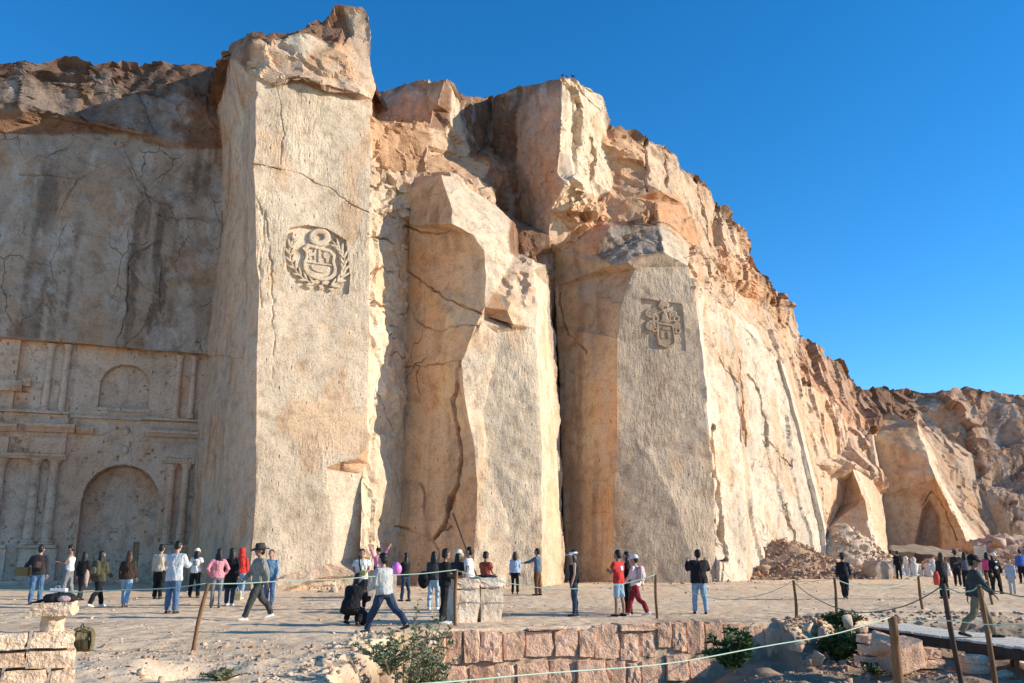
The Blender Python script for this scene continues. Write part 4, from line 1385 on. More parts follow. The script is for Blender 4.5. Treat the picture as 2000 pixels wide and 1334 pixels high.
def crest_one():
    t = thing('carved_crest', 'large carved crest with shield and leafy wreath on the tall pillar', 'carved crest', PL['P1F'].hit(620, 576, -.3))
    bpy.context.view_layer.update()
    pl = PL['P1F']
    k, W0 = .1274, -.24
    q = lambda L: [(540 + x * k, 425 + y * k) for x, y in L]
    def rel(*a, **kw):
        o = relief(*a, **kw)
        o.matrix_parent_inverse = t.matrix_world.inverted()
        return o
    rel('crown_ring', q(ell(645, 320, 165, 135, 20)), pl, W0, .0, t, hole=.40)
    sh = [(375, 485), (460, 415), (640, 462), (820, 515), (890, 590), (872, 690), (905, 800), (895, 900), (830, 960), (740, 985), (650, 985), (540, 950), (445, 900), (395, 810), (392, 700), (432, 600), (425, 540)]
    rel('shield_frame', q(sh), pl, W0, -.02, t, hole=.80)
    rel('shield', q([(645 + (x - 645) * .8, 700 + (y - 700) * .8) for x, y in sh]), pl, W0, -.12, t, inset=.97)
    rel('divider', q([(450, 680), (860, 738), (858, 760), (450, 702)]), pl, W0, -.06, t, inset=.98)
    rel('divider', q([(628, 462), (662, 466), (662, 710), (628, 704)]), pl, W0, -.05, t, inset=.98)
    rel('animal', q([(470, 580), (500, 550), (560, 545), (575, 500), (592, 490), (600, 515), (590, 570), (585, 660), (568, 660), (560, 600), (510, 605), (500, 660), (482, 655), (480, 605)]), pl, W0, -.06, t, inset=.9)
    rel('tree', q([(690, 560), (720, 530), (770, 525), (810, 550), (815, 600), (790, 640), (765, 645), (768, 715), (745, 712), (740, 645), (705, 630)]), pl, W0, -.06, t, inset=.85)
    rel('horn', q([(490, 750), (540, 720), (600, 745), (690, 800), (760, 790), (800, 770), (815, 820), (780, 850), (700, 870), (600, 850), (520, 810)]), pl, W0, -.06, t, inset=.85)
    L = [(270, 330), (215, 430), (190, 540), (205, 650), (245, 760), (310, 860), (400, 945), (500, 1010), (600, 1060)]
    Rr = [(900, 440), (960, 500), (1005, 590), (1020, 690), (1020, 790), (1000, 890), (950, 970), (870, 1040), (760, 1090)]
    for path, s in ((L, 1), (Rr, -1)):
        for i in range(len(path) - 1):
            (x0, y0), (x1, y1) = path[i], path[i + 1]
            a = math.atan2(y0 - y1, x0 - x1)
            for side in (-.55, .0, .55):
                aa = a + side
                cx = (x0 + x1) / 2 + 62 * math.cos(aa)
                cy = (y0 + y1) / 2 + 62 * math.sin(aa)
                rel('leaf', q(ell(cx, cy, 80, 21, 8, aa)), pl, W0, .01 - .04 * (side == 0), t, inset=.6)
    for a in ([(520, 985), (600, 960), (655, 1005), (600, 1040), (540, 1020)], [(665, 1000), (740, 975), (800, 1000), (760, 1050), (680, 1040)], [(625, 1040), (690, 1050), (700, 1110), (640, 1120)],
              [(420, 1060), (500, 1040), (560, 1080), (500, 1110)], [(760, 1100), (840, 1090), (900, 1120), (820, 1150)]):
        rel('ribbon', q(a), pl, W0, -.04, t, inset=.7)


def crest_two():
    t = thing('carved_crest', 'small square carved crest with helmet and scrollwork on the broad pillar', 'carved crest', PL['P3F'].hit(1297, 683, -.3))
    bpy.context.view_layer.update()
    pl = PL['P3F']
    k, W0 = .0975, -.24
    q = lambda L: [(1235 + x * k, 570 + y * k) for x, y in L]
    def rel(*a, **kw):
        o = relief(*a, tint=(.40, .285, .195), **kw)
        o.matrix_parent_inverse = t.matrix_world.inverted()
        return o
    sh = [(452, 625), (620, 640), (790, 675), (815, 860), (842, 1060), (785, 1110), (660, 1145), (500, 1085), (462, 900)]
    rel('shield_frame', q(sh), pl, W0, .03, t, hole=.80)
    rel('shield', q([(640 + (x - 640) * .8, 880 + (y - 880) * .8) for x, y in sh]), pl, W0, -.03, t, inset=.97)
    rel('tower', q([(540, 800), (600, 800), (605, 960), (550, 960)]), pl, W0, .02, t)
    rel('tower', q([(665, 810), (730, 815), (740, 960), (685, 965)]), pl, W0, .02, t)
    rel('mount', q([(560, 720), (640, 735), (720, 730), (735, 790), (560, 780)]), pl, W0, .02, t)
    rel('helmet', q([(545, 470), (600, 400), (650, 430), (690, 560), (740, 640), (620, 650), (500, 620), (560, 560)]), pl, W0, .06, t, inset=.7)
    rel('plume', q([(470, 290), (510, 215), (562, 165), (640, 215), (715, 270), (690, 340), (610, 320), (560, 400), (520, 380)]), pl, W0, .07, t, inset=.75)
    for x, y, a, b in ((330, 450, 110, 100), (340, 690, 105, 110), (440, 560, 75, 90), (400, 400, 60, 60), (780, 470, 90, 75), (850, 560, 80, 75), (860, 700, 75, 75), (880, 800, 70, 60), (760, 560, 55, 60), (420, 770, 60, 60)):
        rel('scroll', q(ell(x, y, a, b, 12)), pl, W0, .02, t, hole=.35)
    for x, y, a, b in ((330, 450, 45, 40), (345, 700, 40, 45), (780, 470, 35, 30), (860, 700, 30, 30)):
        rel('knob', q(ell(x, y, a, b, 8)), pl, W0, .02, t)


crest_one()
crest_two()
tick('crests')

# ------------------------------------------------------------------ cut stone blocks
def block_shape(seed, n=3, jit=.05, rnd=.10):
    """unit block, front towards -Y, with worn corners and an uneven skin"""
    r = np.random.default_rng(seed)
    bm = bmesh.new()
    bmesh.ops.create_cube(bm, size=1.0)
    bmesh.ops.subdivide_edges(bm, edges=bm.edges[:], cuts=n - 1, use_grid_fill=True)
    off = r.uniform(0, 50, 3)
    P = np.array([v.co[:] for v in bm.verts])
    q = np.abs(P) * 2
    L = (q ** 8).sum(1) ** (1 / 8)
    P = P * (1 - rnd * (L - 1))[:, None]
    P = P + np.stack([fbm(P + off, 2.2, 3, 501), fbm(P + off, 2.2, 3, 511), fbm(P + off, 2.2, 3, 521)], 1) * jit
    for v, p in zip(bm.verts, P):
        v.co = p
    bmesh.ops.triangulate(bm, faces=bm.faces[:])
    me = bpy.data.meshes.new('stone_block')
    bm.to_mesh(me)
    bm.free()
    return me


BLOCKS = [block_shape(600 + i, 3, .06, .35) for i in range(6)]
FINEBLOCKS = [block_shape(640 + i, 7, .05, .10) for i in range(4)]


def block_material(name, c, bump=1.0):
    s = N(name, .95, .08)
    p = s.pos()
    info = s.n('ShaderNodeObjectInfo').outputs['Random']
    a = s.noise(p, 3.2, 4, .7)
    b = s.noise(p, 24, 3, .75)
    k = s.mix(1.0, c, s.ramp(info, [(0.0, (.80, .76, .74)), (.5, (1, 1, 1)), (1.0, (1.10, 1.10, 1.12))]), 'MULTIPLY')
    k = s.mix(1.0, k, s.ramp(a, [(.3, (.72, .66, .60)), (.5, (1, 1, 1)), (.72, (1.10, 1.12, 1.14))]), 'MULTIPLY')
    k = s.mix(1.0, k, s.ramp(b, [(.3, .72), (.5, 1.0), (.75, 1.1)]), 'MULTIPLY')
    h = s.math('MULTIPLY_ADD', a, .08 * bump, s.math('MULTIPLY', b, .03 * bump))
    return s.done(k, s.bump(h, 1.0, 1.0))


PINKBLOCK = block_material('pink_stone_block', (.78, .485, .32))
PALEBLOCK = block_material('pale_stone_block', (.74, .53, .36))
WHITEBLOCK = block_material('white_stone_block', (.66, .53, .405), .7)
BM_CACHE = {}


def block_mesh(i, mat, fine=False):
    k = (i, mat.name, fine)
    if k not in BM_CACHE:
        src = (FINEBLOCKS if fine else BLOCKS)[i % (4 if fine else 6)]
        me = src.copy()
        me.materials.clear()
        me.materials.append(mat)
        BM_CACHE[k] = me
    return BM_CACHE[k]


def wall_of_blocks(root, plane, rects, mat, depth=.45, fine=True, proud=.04, name='stone_block'):
    """rects in photograph pixels (x0, x1, y top, y bottom) on a wall plane; each stone is an object"""
    rz = math.atan2(plane.d[1], plane.d[0])
    for i, (x0, x1, y0, y1) in enumerate(rects):
        w = random.uniform(-proud, proud)
        a = plane.uz(plane.hit(x0, (y0 + y1) / 2))
        b = plane.uz(plane.hit(x1, (y0 + y1) / 2))
        t = plane.uz(plane.hit((x0 + x1) / 2, y0))
        q = plane.uz(plane.hit((x0 + x1) / 2, y1))
        g = .024
        o = obj(name, block_mesh(random.randrange(8), mat, fine))
        c = plane.pt((a[0] + b[0]) / 2, (t[1] + q[1]) / 2, w - depth / 2)
        o.location = c
        o.rotation_euler = (random.uniform(-.015, .015), random.uniform(-.02, .02), rz + random.uniform(-.02, .02))
        o.scale = (b[0] - a[0] - g, depth, t[1] - q[1] - g)
        o.parent = root


# the pink retaining wall of the pit
WPL = Plane((-1.6, 18.25), (6.15, 20.6), 0.02)
ret = thing('retaining_wall', 'pink cut stone retaining wall along the edge of the pit', 'wall')
course1 = [(846, 872, 1240, 1296), (873, 905, 1232, 1298), (905, 937, 1230, 1294), (938, 982, 1232, 1293), (983, 1026, 1234, 1290), (1029, 1082, 1233, 1284), (1083, 1129, 1228, 1283), (1131, 1163, 1228, 1284), (1164, 1211, 1222, 1288),
           (1213, 1251, 1236, 1291), (1252, 1283, 1234, 1284), (1284, 1313, 1216, 1266), (1314, 1342, 1216, 1272), (1343, 1378, 1214, 1276), (1379, 1415, 1214, 1282), (1418, 1452, 1218, 1256), (1454, 1496, 1222, 1286), (1498, 1532, 1226, 1286)]
cap1 = [(1028, 1100, 1226, 1232), (1213, 1282, 1217, 1233)]
course2 = [(846, 868, 1298, 1336), (869, 914, 1300, 1340), (916, 966, 1302, 1345), (968, 1006, 1300, 1345), (1008, 1072, 1293, 1345), (1074, 1126, 1288, 1345), (1128, 1184, 1288, 1345), (1186, 1224, 1291, 1345), (1226, 1252, 1294, 1345), (1254, 1300, 1288, 1345),
           (1302, 1345, 1278, 1330), (1347, 1388, 1284, 1325), (1470, 1512, 1288, 1310), (1514, 1580, 1282, 1308)]
wall_of_blocks(ret, WPL, course1 + cap1, PINKBLOCK, .55)
wall_of_blocks(ret, WPL, course2, PINKBLOCK, .55, proud=.05)
# broken rubble core behind and between the cut stones
m = MB()
for u0, u1 in ((-.2, 7.6),):
    rings = []
    for i in range(40):
        u = u0 + (u1 - u0) * i / 39
        rings.append([WPL.pt(u, z + random.uniform(-.04, .04), w + random.uniform(-.03, .03)) for z, w in ((-1.9, -.30), (-.9, -.30), (-.4, -.30), (-.10, -.32), (-.05, -.6), (-1.9, -.7))])
    m.loft(rings)
m.build('rubble_core', SOIL, ret)

# block wall in the left foreground
LPL = Plane(base(-60, 9.3), base(148, 9.75), 0.0)
lw = thing('block_wall', 'low wall of pale rough blocks at the lower left corner', 'wall')
wall_of_blocks(lw, LPL, [(-70, -18, 1240, 1272), (-16, 54, 1236, 1271), (59, 148, 1233, 1268), (-60, -12, 1274, 1306), (-10, 50, 1274, 1306), (53, 147, 1269, 1307), (-70, 0, 1309, 1345), (2, 91, 1308, 1346), (95, 147, 1308, 1346), (-70, 10, 1347, 1385), (12, 80, 1348, 1385), (83, 147, 1348, 1385)], PALEBLOCK, .34, proud=.012)
bpy.context.view_layer.update()

# drum and slab standing on that wall
pc_ = LPL.hit(101, 1234)
dz0 = pc_[2]
sc_ = 9.75 / 1765
drum = MB()
rr = []
for i in range(9):
    rr.append([(.118 * (1 + .05 * math.sin(3 * a + i)) * math.cos(a), .118 * (1 + .05 * math.sin(3 * a + i)) * math.sin(a), i * .021) for a in [2 * math.pi * j / 18 for j in range(18)]])
drum.loft(rr)
dx, dy = LPL.pt(LPL.uz(pc_)[0], 0, -.17)[:2]
tag(drum.build('column_drum', PALEBLOCK, None, True), 'short round stone drum standing on the low block wall', 'stone drum').location = (dx, dy, dz0 - .01)
o = obj('stone_slab', block_mesh(1, PALEBLOCK, True), loc=(dx, dy, dz0 + .155 + .07))
o.scale = (.41, .32, .135)
o.rotation_euler = (0, -.03, .25)
tag(o, 'thick pale slab laid on the short round drum', 'stone slab')

# fabric materials ---------------------------------------------------
CLOTH = {}


def cloth(name, c, rough=.85, scale=18.0, var=.18):
    if name in CLOTH:
        return CLOTH[name]
    s = N('cloth_' + name, rough, .2)
    p = s.objco()
    a = s.noise(p, scale * .5, 3, .6)
    k = s.mix(1.0, c, s.ramp(a, [(.3, 1 - var), (.55, 1.0), (.8, 1 + var * .5)]), 'MULTIPLY')
    wv = s.noise(s.scaled(p, (1, 1, .45)), scale, 3, .6)
    CLOTH[name] = s.done(k, s.bump(wv, .05, 1.0))
    return CLOTH[name]


# dark bag lying on the slab
bagm = MB()
bagm.loft([[(x * k * .17, y * k * .10 + math.sin(3 * x) * .012, z + .012 * math.sin(7 * x + i)) for x, y in [(math.cos(a), math.sin(a)) for a in [2 * math.pi * j / 16 for j in range(16)]]] for i, (k, z) in enumerate(((.8, 0), (1.0, .02), (1.02, .05), (.9, .08), (.55, .10)))])
bag = thing('shoulder_bag', 'black shoulder bag lying flat on the stone slab', 'bag', (dx + .05, dy, dz0 + .285), .2)
bagm.build('body', cloth('bag_black', (.025, .022, .024)), bag, True)
MB().tube([(-.13, 0, .03), (-.2, -.03, .015), (-.26, -.02, .005), (-.29, .02, .0), (-.25, .05, .012), (-.16, .04, .04)], .011, 6).build('strap', cloth('bag_black', (.02, .02, .02)), bag)
m = MB().ball((.06, -.085, .045), (.07, .03, .035), 10, 6)
m.build('patch', cloth('bag_print', (.42, .30, .30)), bag, True)

# ------------------------------------------------------------------ two tall blocks with caps, in the middle of the plaza
pb = on_ground(890, 1217)
rz = math.atan2(1, 2.4)
ux, uy = math.cos(rz), math.sin(rz)


def plaza_block(u, w_, h_, name, label, cap=True, d=.80):
    cx, cy = pb[0] + ux * u - uy * d / 2 * -1 * 0, pb[1] + uy * u
    cx, cy = cx - uy * d / 2, cy + ux * d / 2
    t = thing(name, label, 'stone block', (cx, cy, pb[2] - .04), rz)
    o = obj('shaft', block_mesh(2 + int(u * 10) % 2, WHITEBLOCK, True), t)
    o.scale = (w_, d, h_)
    o.location = (0, 0, h_ / 2)
    c = obj('cap_stone', block_mesh(3 - int(u * 10) % 2, WHITEBLOCK, True), t)
    c.scale = (w_ * 1.03, d * 1.02, .20)
    c.location = (0, 0, h_ + .095)
    return t, (cx, cy, pb[2] + h_ + .155)


B1, B1top = plaza_block(.27, .56, .78, 'stone_plinth', 'left one of two white block plinths standing side by side')
B2, B2top = plaza_block(.85, .54, .80, 'stone_plinth', 'right one of two white block plinths standing side by side')
o = obj('cloth_bundle', MB().ball((0, 0, .06), (.11, .10, .085), 12, 8).mesh('cloth_bundle', cloth('white', (.75, .73, .70)), True), loc=(B1top[0] - .24, B1top[1] - .28, B1top[2] - .02))
tag(o, 'white cloth bundle on the left stone plinth', 'bundle')
o = obj('folded_jacket', MB().ball((0, 0, .03), (.26, .2, .05), 12, 6).mesh('folded_jacket', cloth('jacket_black', (.02, .02, .025)), True), loc=(B2top[0] + .02, B2top[1] - .05, B2top[2] - .01))
tag(o, 'dark jacket folded on the right stone plinth', 'jacket')

# low grey block the boy sits on
ps = on_ground(742, 1168)
SEAT = thing('seat_block', 'grey cut block with a boy in pink sitting on it', 'stone block', (ps[0], ps[1] + .35, ps[2] - .04), .3)
o = obj('stone', block_mesh(1, WHITEBLOCK, True), SEAT)
o.scale = (.98, .75, .98)
o.location = (0, 0, .49)

# ------------------------------------------------------------------ rubble heaps and fallen rocks
def heap(name, px, n, spread, size, mat, seed, label, hgt):
    """loose stones piled against the cliff foot"""
    r = np.random.default_rng(seed)
    c = px
    a, q = r.uniform(0, 6.28, n), np.sqrt(r.uniform(0, 1, n)) * 1.25
    x, y = c[0] + np.cos(a) * q * spread[0], c[1] + np.sin(a) * q * spread[1]
    z = ground_z(x, y) + hgt * np.exp(-2.2 * q * q) * r.uniform(.93, 1.05, n) - .04
    pts = np.stack([x, y, z], 1)
    sz = size * r.gamma(2.0, .4, n) + size * .2
    return rubble(name, np.array(pts), np.array(sz), mat, seed, kind='stuff', label=label)


def mound(name, c, sx, sy, h, mat, seed, label):
    n = 70
    g = np.linspace(-1.3, 1.3, n)
    X_, Y_ = np.meshgrid(g, g)
    Z_ = h * np.exp(-2.2 * (X_ ** 2 + Y_ ** 2))
    P = np.stack([X_ * sx + c[0], Y_ * sy + c[1], Z_ - .12], -1).reshape(-1, 3)
    P[:, 2] += fbm(P, 1.3, 4, seed) * .22 * (Z_.ravel() > .05) + .0
    P[:, 2] += facets(P, .45, seed + 5, .7) * .5
    i = np.arange(n * n).reshape(n, n)
    q = np.stack([i[:-1, :-1], i[:-1, 1:], i[1:, 1:], i[1:, :-1]], -1).reshape(-1, 4)
    return obj(name, np_mesh(name, P, q, mat, smooth=False), kind='structure', label=label)


hp = base(1530, 55.0)
mound('rubble_mound', hp, 5.2, 2.6, 2.3, STONE_BROWN, 701, 'heap of brown rubble at the foot of the sunlit slabs')
heap('rubble', (hp[0], hp[1]), 2600, (5.6, 2.8), .115, STONE_BROWN, 702, 'brown broken stones spilled at the foot of the sunlit slabs', 2.3)
hp2 = base(1655, 62.0)
mound('rubble_mound', hp2, 4.0, 3.5, 3.4, STONE_PALE, 705, 'tall pale rubble cone between the sunlit slabs and the leaning slab')
heap('rubble', (hp2[0], hp2[1]), 1700, (4.4, 3.6), .15, STONE_PALE, 706, 'pale broken stones at the foot of the leaning slab', 3.3)
heap('rubble', base(1870, 70.0), 260, (9.0, 4.0), .20, STONE_PALE, 707, 'pale chippings below the far shaded bay', .8)
heap('rubble', base(1960, 78.0), 240, (8.0, 4.0), .35, STONE_PINK, 708, 'pinkish scree at the far right cliff foot', 2.6)
mound('rubble_mound', base(1975, 80.0), 9, 4, 3.2, STONE_PINK, 709, 'scree slope at the far right cliff foot')
heap('rubble', base(640, 36.8), 120, (5.0, 1.0), .07, STONE_PALE, 711, 'small chips at the foot of the tall pillar', .2)
heap('rubble', base(960, 39.8), 160, (7.0, 1.2), .06, STONE_PALE, 712, 'small chips at the foot of the split pillar', .15)
heap('rubble', base(1300, 46.5), 240, (9.0, 1.6), .08, STONE_PINK, 713, 'small chips at the foot of the broad pillar', .2)
heap('rubble', base(190, 44.0), 90, (7.0, .8), .06, STONE_PALE, 714, 'small chips along the foot of the carved front', .1)
# single fallen blocks
for x, y, Y, s_, mt, lb in [
        (1480, 1120, 51, .38, STONE_BROWN, 'brown angular rock at the near edge of the rubble heap'), (1560, 1122, 50, .45, STONE_BROWN, 'larger brown rock below the sunlit slabs'), (1610, 1105, 52, .6, STONE_BROWN, 'big split brown rock beside the rubble heap'),
        (1645, 1085, 55, .8, STONE_PALE, 'pale angular boulder at the foot of the rubble cone'), (1672, 1100, 53, .7, STONE_PALE, 'cream boulder leaning on the half-round boulder'), (1690, 1070, 57, .9, STONE_PALE, 'pale fallen block under the leaning slab'),
        (1430, 1125, 50, .35, STONE_PINK, 'pink rock at the foot of the cracked pillar edge'), (1402, 1110, 49, .5, STONE_PALE, 'pale block wedged in the crack at the pillar foot'),
        (1905, 1085, 66, 1.2, STONE_PALE, 'wide pale boulder behind the stone tablet'), (1965, 1085, 68, 1.0, STONE_PINK, 'pink boulder at the far right scree'),
        (820, 1125, 40.5, .45, STONE_PALE, 'pale block lying at the foot of the split pillar'), (985, 1140, 40, .3, STONE_PALE, 'small pale block by the split pillar foot'), (650, 1150, 36, .5, STONE_PALE, 'pale chunk broken off the tall pillar foot')]:
    p = at(x, y, Y)
    p[2] = gz1(p[0], p[1]) + s_ * .15 if Y < 51 or Y > 60 else max(gz1(p[0], p[1]) + s_ * .2, p[2])
    rock_object('boulder', p, (s_ * .62, s_ * .62, s_ * .5), mt, lb)
# half-round boulder
p = on_ground(1722, 1133)
hr = MB()
n = 22
rings = []
for k, (sx, yy) in enumerate(((.80, -.5), (.92, -.46), (1.0, -.3), (1.0, .3), (.9, .5))):
    rings.append([(sx * .78 * math.cos(a) * (1 + .03 * math.sin(5 * a)), yy * 1.1, max(-.15, .42 + sx * .70 * math.sin(a) * (1 + .03 * math.sin(4 * a)))) for a in [2 * math.pi * j / n for j in range(n)]])
hr.loft(rings)
o = hr.build('round_boulder', block_material('boulder_face', (.50, .37, .275)), None, True)
o.location = (p[0], p[1] + .5, p[2])
o.rotation_euler = (0, 0, .35)
tag(o, 'half-round flat-faced boulder in front of the leaning slab', 'boulder')

# stones on the bank and in the pit
rs_ = np.random.default_rng(77)
n = 1700
X_ = np.where(rs_.uniform(size=n) < .6, rs_.uniform(6.7, 17, n), rs_.uniform(6.0, 8.4, n))
Y_ = wall_y(X_) - rs_.uniform(-.5, 2.4, n)
S_ = rs_.gamma(1.6, .034, n) + .02
X_ = np.concatenate([X_, rs_.uniform(-2.2, 9, 420), rs_.uniform(-8, -1.8, 420)])
Y_ = np.concatenate([Y_, rs_.uniform(14.5, 18.2, 420), rs_.uniform(11.3, 15.5, 420)])
S_ = np.concatenate([S_, rs_.gamma(2., .02, 420) + .015, rs_.gamma(2., .014, 420) + .012])
pts, sz = np.stack([X_, Y_, ground_z(X_, Y_)], 1), S_
n = 520
xe = rs_.normal(-2.15, .45, n); ye = rs_.uniform(11.2, 18.2, n)
rubble('gravel', np.stack([xe, ye, ground_z(xe, ye)], 1), rs_.gamma(1.5, .03, n) + .018, STONE_PALE, 79, kind='stuff', label='pale clods along the crumbling left edge of the pit')
n = 700
xe = rs_.uniform(4.0, 12.5, n); ye = rs_.uniform(14.8, 18.6, n)
rubble('gravel', np.stack([xe, ye, ground_z(xe, ye)], 1), rs_.gamma(1.5, .028, n) + .015, STONE_BROWN, 80, kind='stuff', label='brown stones scattered on the pit floor')
rubble('gravel', np.array(pts), np.array(sz), STONE_BROWN, 78, kind='stuff', label='loose brown stones on the bank and in the pit')
for x, y, s_, mt, lb in [(835, 1260, .30, STONE_PALE, 'pale rounded rock at the left end of the pink wall'), (1580, 1222, .2, STONE_PALE, 'larger pale rock on the bank by the bush'),
                         (1606, 1236, .22, STONE_PINK, 'dark pink slab of rock below the bank'), (1560, 1262, .2, STONE_BROWN, 'brown rock half sunk in the bank'), (1596, 1284, .17, STONE_BROWN, 'brown boulder in the pit beside the wall end'), 
                         (1720, 1262, .34, STONE_PINK, 'pink rock in the shade under the walkway'), (1655, 1212, .25, STONE_PALE, 'small pale rock at the far end of the walkway'), (1985, 1300, .3, STONE_PALE, 'pale rock under the walkway at the right edge'), (1965, 1318, .22, STONE_PALE, 'small pale rock below the walkway at the right edge'),
                         (455, 1318, .10, STONE_PALE, 'small rock by the hollow in the left foreground'), (275, 1312, .12, STONE_PALE, 'flat pale stone in the left foreground'), (315, 1325, .09, STONE_PALE, 'little pale stone near the bottom left'), (520, 1330, .1, STONE_BROWN, 'brown stone near the bottom edge')]:
    p = on_ground(x, y + 8)
    rock_object('rock', (p[0], p[1], p[2] + s_ * .25), (s_, s_ * .8, s_ * .75), mt, lb)

# ------------------------------------------------------------------ ruined masonry below the walkway
RPL = Plane(base(1690, 17.6), base(1960, 18.2), 0.0)
ruin = thing('ruined_wall', 'broken masonry wall standing under the walkway', 'wall')
wall_of_blocks(ruin, RPL, [(1814, 1842, 1266, 1287), (1796, 1846, 1288, 1307), (1798, 1826, 1309, 1331), (1829, 1866, 1309, 1330), (1798, 1850, 1333, 1356), (1852, 1900, 1333, 1356), (1692, 1738, 1240, 1258), (1696, 1736, 1260, 1280), (1690, 1720, 1282, 1300)], PINKBLOCK, .4)
p = RPL.hit(1752, 1280)
o = obj('fallen_block', block_mesh(0, PINKBLOCK, True), loc=(p[0], p[1] - .2, p[2] + .02))
o.scale = (.72, .5, .46)
o.rotation_euler = (.1, -.25, .35)
tag(o, 'large tilted pink block behind the near fence post', 'stone block')
# round stone mortar
p = RPL.hit(1900, 1308)
m = MB().lathe((0, 0, 0), [(.20, 0), (.24, .02), (.26, .1), (.255, .17), (.24, .18), (.24, .20), (.27, .21), (.26, .30), (.22, .34), (.16, .33), (.12, .28)], 18)
o = m.build('stone_mortar', PALEBLOCK, None, False)
o.location = (p[0], p[1] - .1, p[2] - .06)
tag(o, 'round stone mortar standing below the walkway', 'mortar')
for x, y, s_, lb in ((1890, 1330, .3, 'left'), (1920, 1335, .28, 'middle'), (1950, 1325, .25, 'right')):
    p = RPL.hit(x, y)
    rock_object('rock', tuple(p), (s_, s_ * .7, s_ * .6), STONE_PALE, lb + ' one of three pale rough stones under the stone mortar', group='stones under the mortar')

# ------------------------------------------------------------------ wood: posts, ropes and the plank walkway
def wood(name, c):
    s = N('wood_' + name, .8, .2)
    p = s.objco()
    g = s.noise(s.scaled(p, (14, 14, 1.2)), 1.0, 4, .65, .6)
    k = s.noise(p, 3.0, 3, .6)
    cc = s.mix(s.ramp(g, [(.3, 0.0), (.6, 1.0)]), tuple(v * .6 for v in c), c)
    cc = s.mix(1.0, cc, s.ramp(k, [(.3, .75), (.7, 1.1)]), 'MULTIPLY')
    return s.done(cc, s.bump(g, .012, .8))


WOOD = wood('post', (.27, .135, .062))
WOODD = wood('dark', (.10, .062, .042))
PLANK = wood('plank', (.74, .66, .55))


def post(xb, Yb, zb, zt, r, lean, label, mat=WOOD, xt=None):
    """a round stake; foot at photograph column xb and depth Yb"""
    X_ = (xb - CX) * Yb / 1785.0
    m = MB()
    pts, rad = [], []
    k = 9
    for i in range(k):
        t = i / (k - 1)
        pts.append((lean[0] * t + .012 * math.sin(5 * t + xb), lean[1] * t + .012 * math.cos(4 * t + xb), (zt - zb) * t))
        rad.append(r * (1 - .12 * t + .05 * math.sin(9 * t + xb)))
    m.tube(pts, rad, 10)
    o = m.build('fence_post', mat, None, True)
    o.location = (X_, Yb, zb - .05)
    tag(o, label, 'post', 'wooden posts of the rope fences')
    return np.array([X_ + lean[0], Yb + lean[1], zt - .06])


def gpost(xb, yb, yt, r, label, lean=(0, 0), **kw):
    p = on_ground(xb, yb)
    Dt = ray(xb, yt)
    zt = EYE + Dt[2] / Dt[1] * p[1]
    return post(CX + p[0] * 1785.0 / p[1], p[1], p[2], zt, r, lean, label, **kw)


T1 = gpost(376, 1270, 1133, .037, 'thin leaning post on the dusty ground left of the big plant', (.16, 0))
T2 = gpost(888, 1221, 1108, .038, 'post standing against the two white stone plinths', (.02, 0))
T3 = gpost(1283, 1208, 1118, .034, 'thin post right of the person in red trousers')
T4 = gpost(1556, 1207, 1129, .037, 'post on the plaza edge left of its neighbour by the bush')
T5 = gpost(1636, 1207, 1124, .037, 'post on the plaza edge just above the dark bush')
T6 = gpost(1802, 1191, 1120, .042, 'post on the plaza in front of the small white sculptures', (-.03, 0))
T7 = gpost(1938, 1181, 1114, .042, 'post beside the person in the open black jacket', (-.06, 0))
TN = post(1750, 8.4, -.05, 1.02, .047, (-.03, 0), 'thick orange-brown post nearest the camera on the right')
TM = post(551, 4.25, .0, .985, .034, (0, 0), 'post at the bottom edge that carries the near rope')
TA = post(1868, 14.6, -.75, 1.10, .044, (-.13, 0), 'dark leaning post in front of the man on the walkway', WOODD)
TB = post(1934, 15.2, -.75, 1.06, .044, (-.10, 0), 'leaning post at the walkway right of the walking man')
TC = post(2120, 13.0, -.75, 1.05, .05, (0, 0), 'post beyond the right edge on the walkway')

GREENROPE = N('rope_green', .7, .2).done((.30, .43, .35))
PALEROPE = N('rope_pale', .7, .2).done((.40, .52, .42))


def rope(a, b, sag, r, label, mat=GREENROPE):
    a, b = np.array(a, float), np.array(b, float)
    m = MB()
    n = 26
    pts = []
    for i in range(n):
        t = i / (n - 1)
        q = a + (b - a) * t
        q[2] -= sag * 4 * t * (1 - t) + .008 * math.sin(17 * t)
        pts.append(q)
    m.tube(pts, r, 6)
    o = m.build('rope', mat, None, True)
    tag(o, label, 'rope', 'ropes of the fences')


L0 = at(-60, 1146, 15.2)
rope(L0, T1, .10, .010, 'green rope from the left edge to the thin leaning post')
rope(T1, T2, .04, .010, 'green rope from the leaning post to the stone plinths')
rope(T2, T3, .36, .010, 'green rope sagging from the plinths to the thin post')
rope(T3, T4, .5, .008, 'thin rope sagging between the thin post and the plaza edge posts')
rope(T4, T5, .04, .009, 'short green rope between the two plaza edge posts')
rope(T4 - [0, 0, .04], TA - [0, 0, .02], .55, .010, 'long green rope sagging from the plaza edge to the dark post', cloth('rope_dark', (.10, .20, .13)))
rope(T5, T6, .30, .010, 'pale green rope sagging in front of the sculptures')
rope(T6 - [0, 0, .3], T7 - [0, 0, .25], .15, .010, 'green rope between the two far right posts')
rope(TA, TB, .12, .010, 'green rope between the two walkway posts', cloth('rope_dark', (.10, .20, .13)))
rope(TB, TC, .12, .010, 'green rope running out of the picture from the walkway post', cloth('rope_dark', (.10, .20, .13)))
rope(TN, at(2150, 1222, 8.2), .02, .0045, 'near pale rope running right from the thick post', PALEROPE)
rope(TM + [0, 0, .02], TN, .12, .0045, 'near pale rope from the bottom edge post up to the thick post', PALEROPE)
rope(at(440, 1345, 3.9), TM + [0, 0, .02], .01, .0045, 'end of the near pale rope at the bottom edge', PALEROPE)

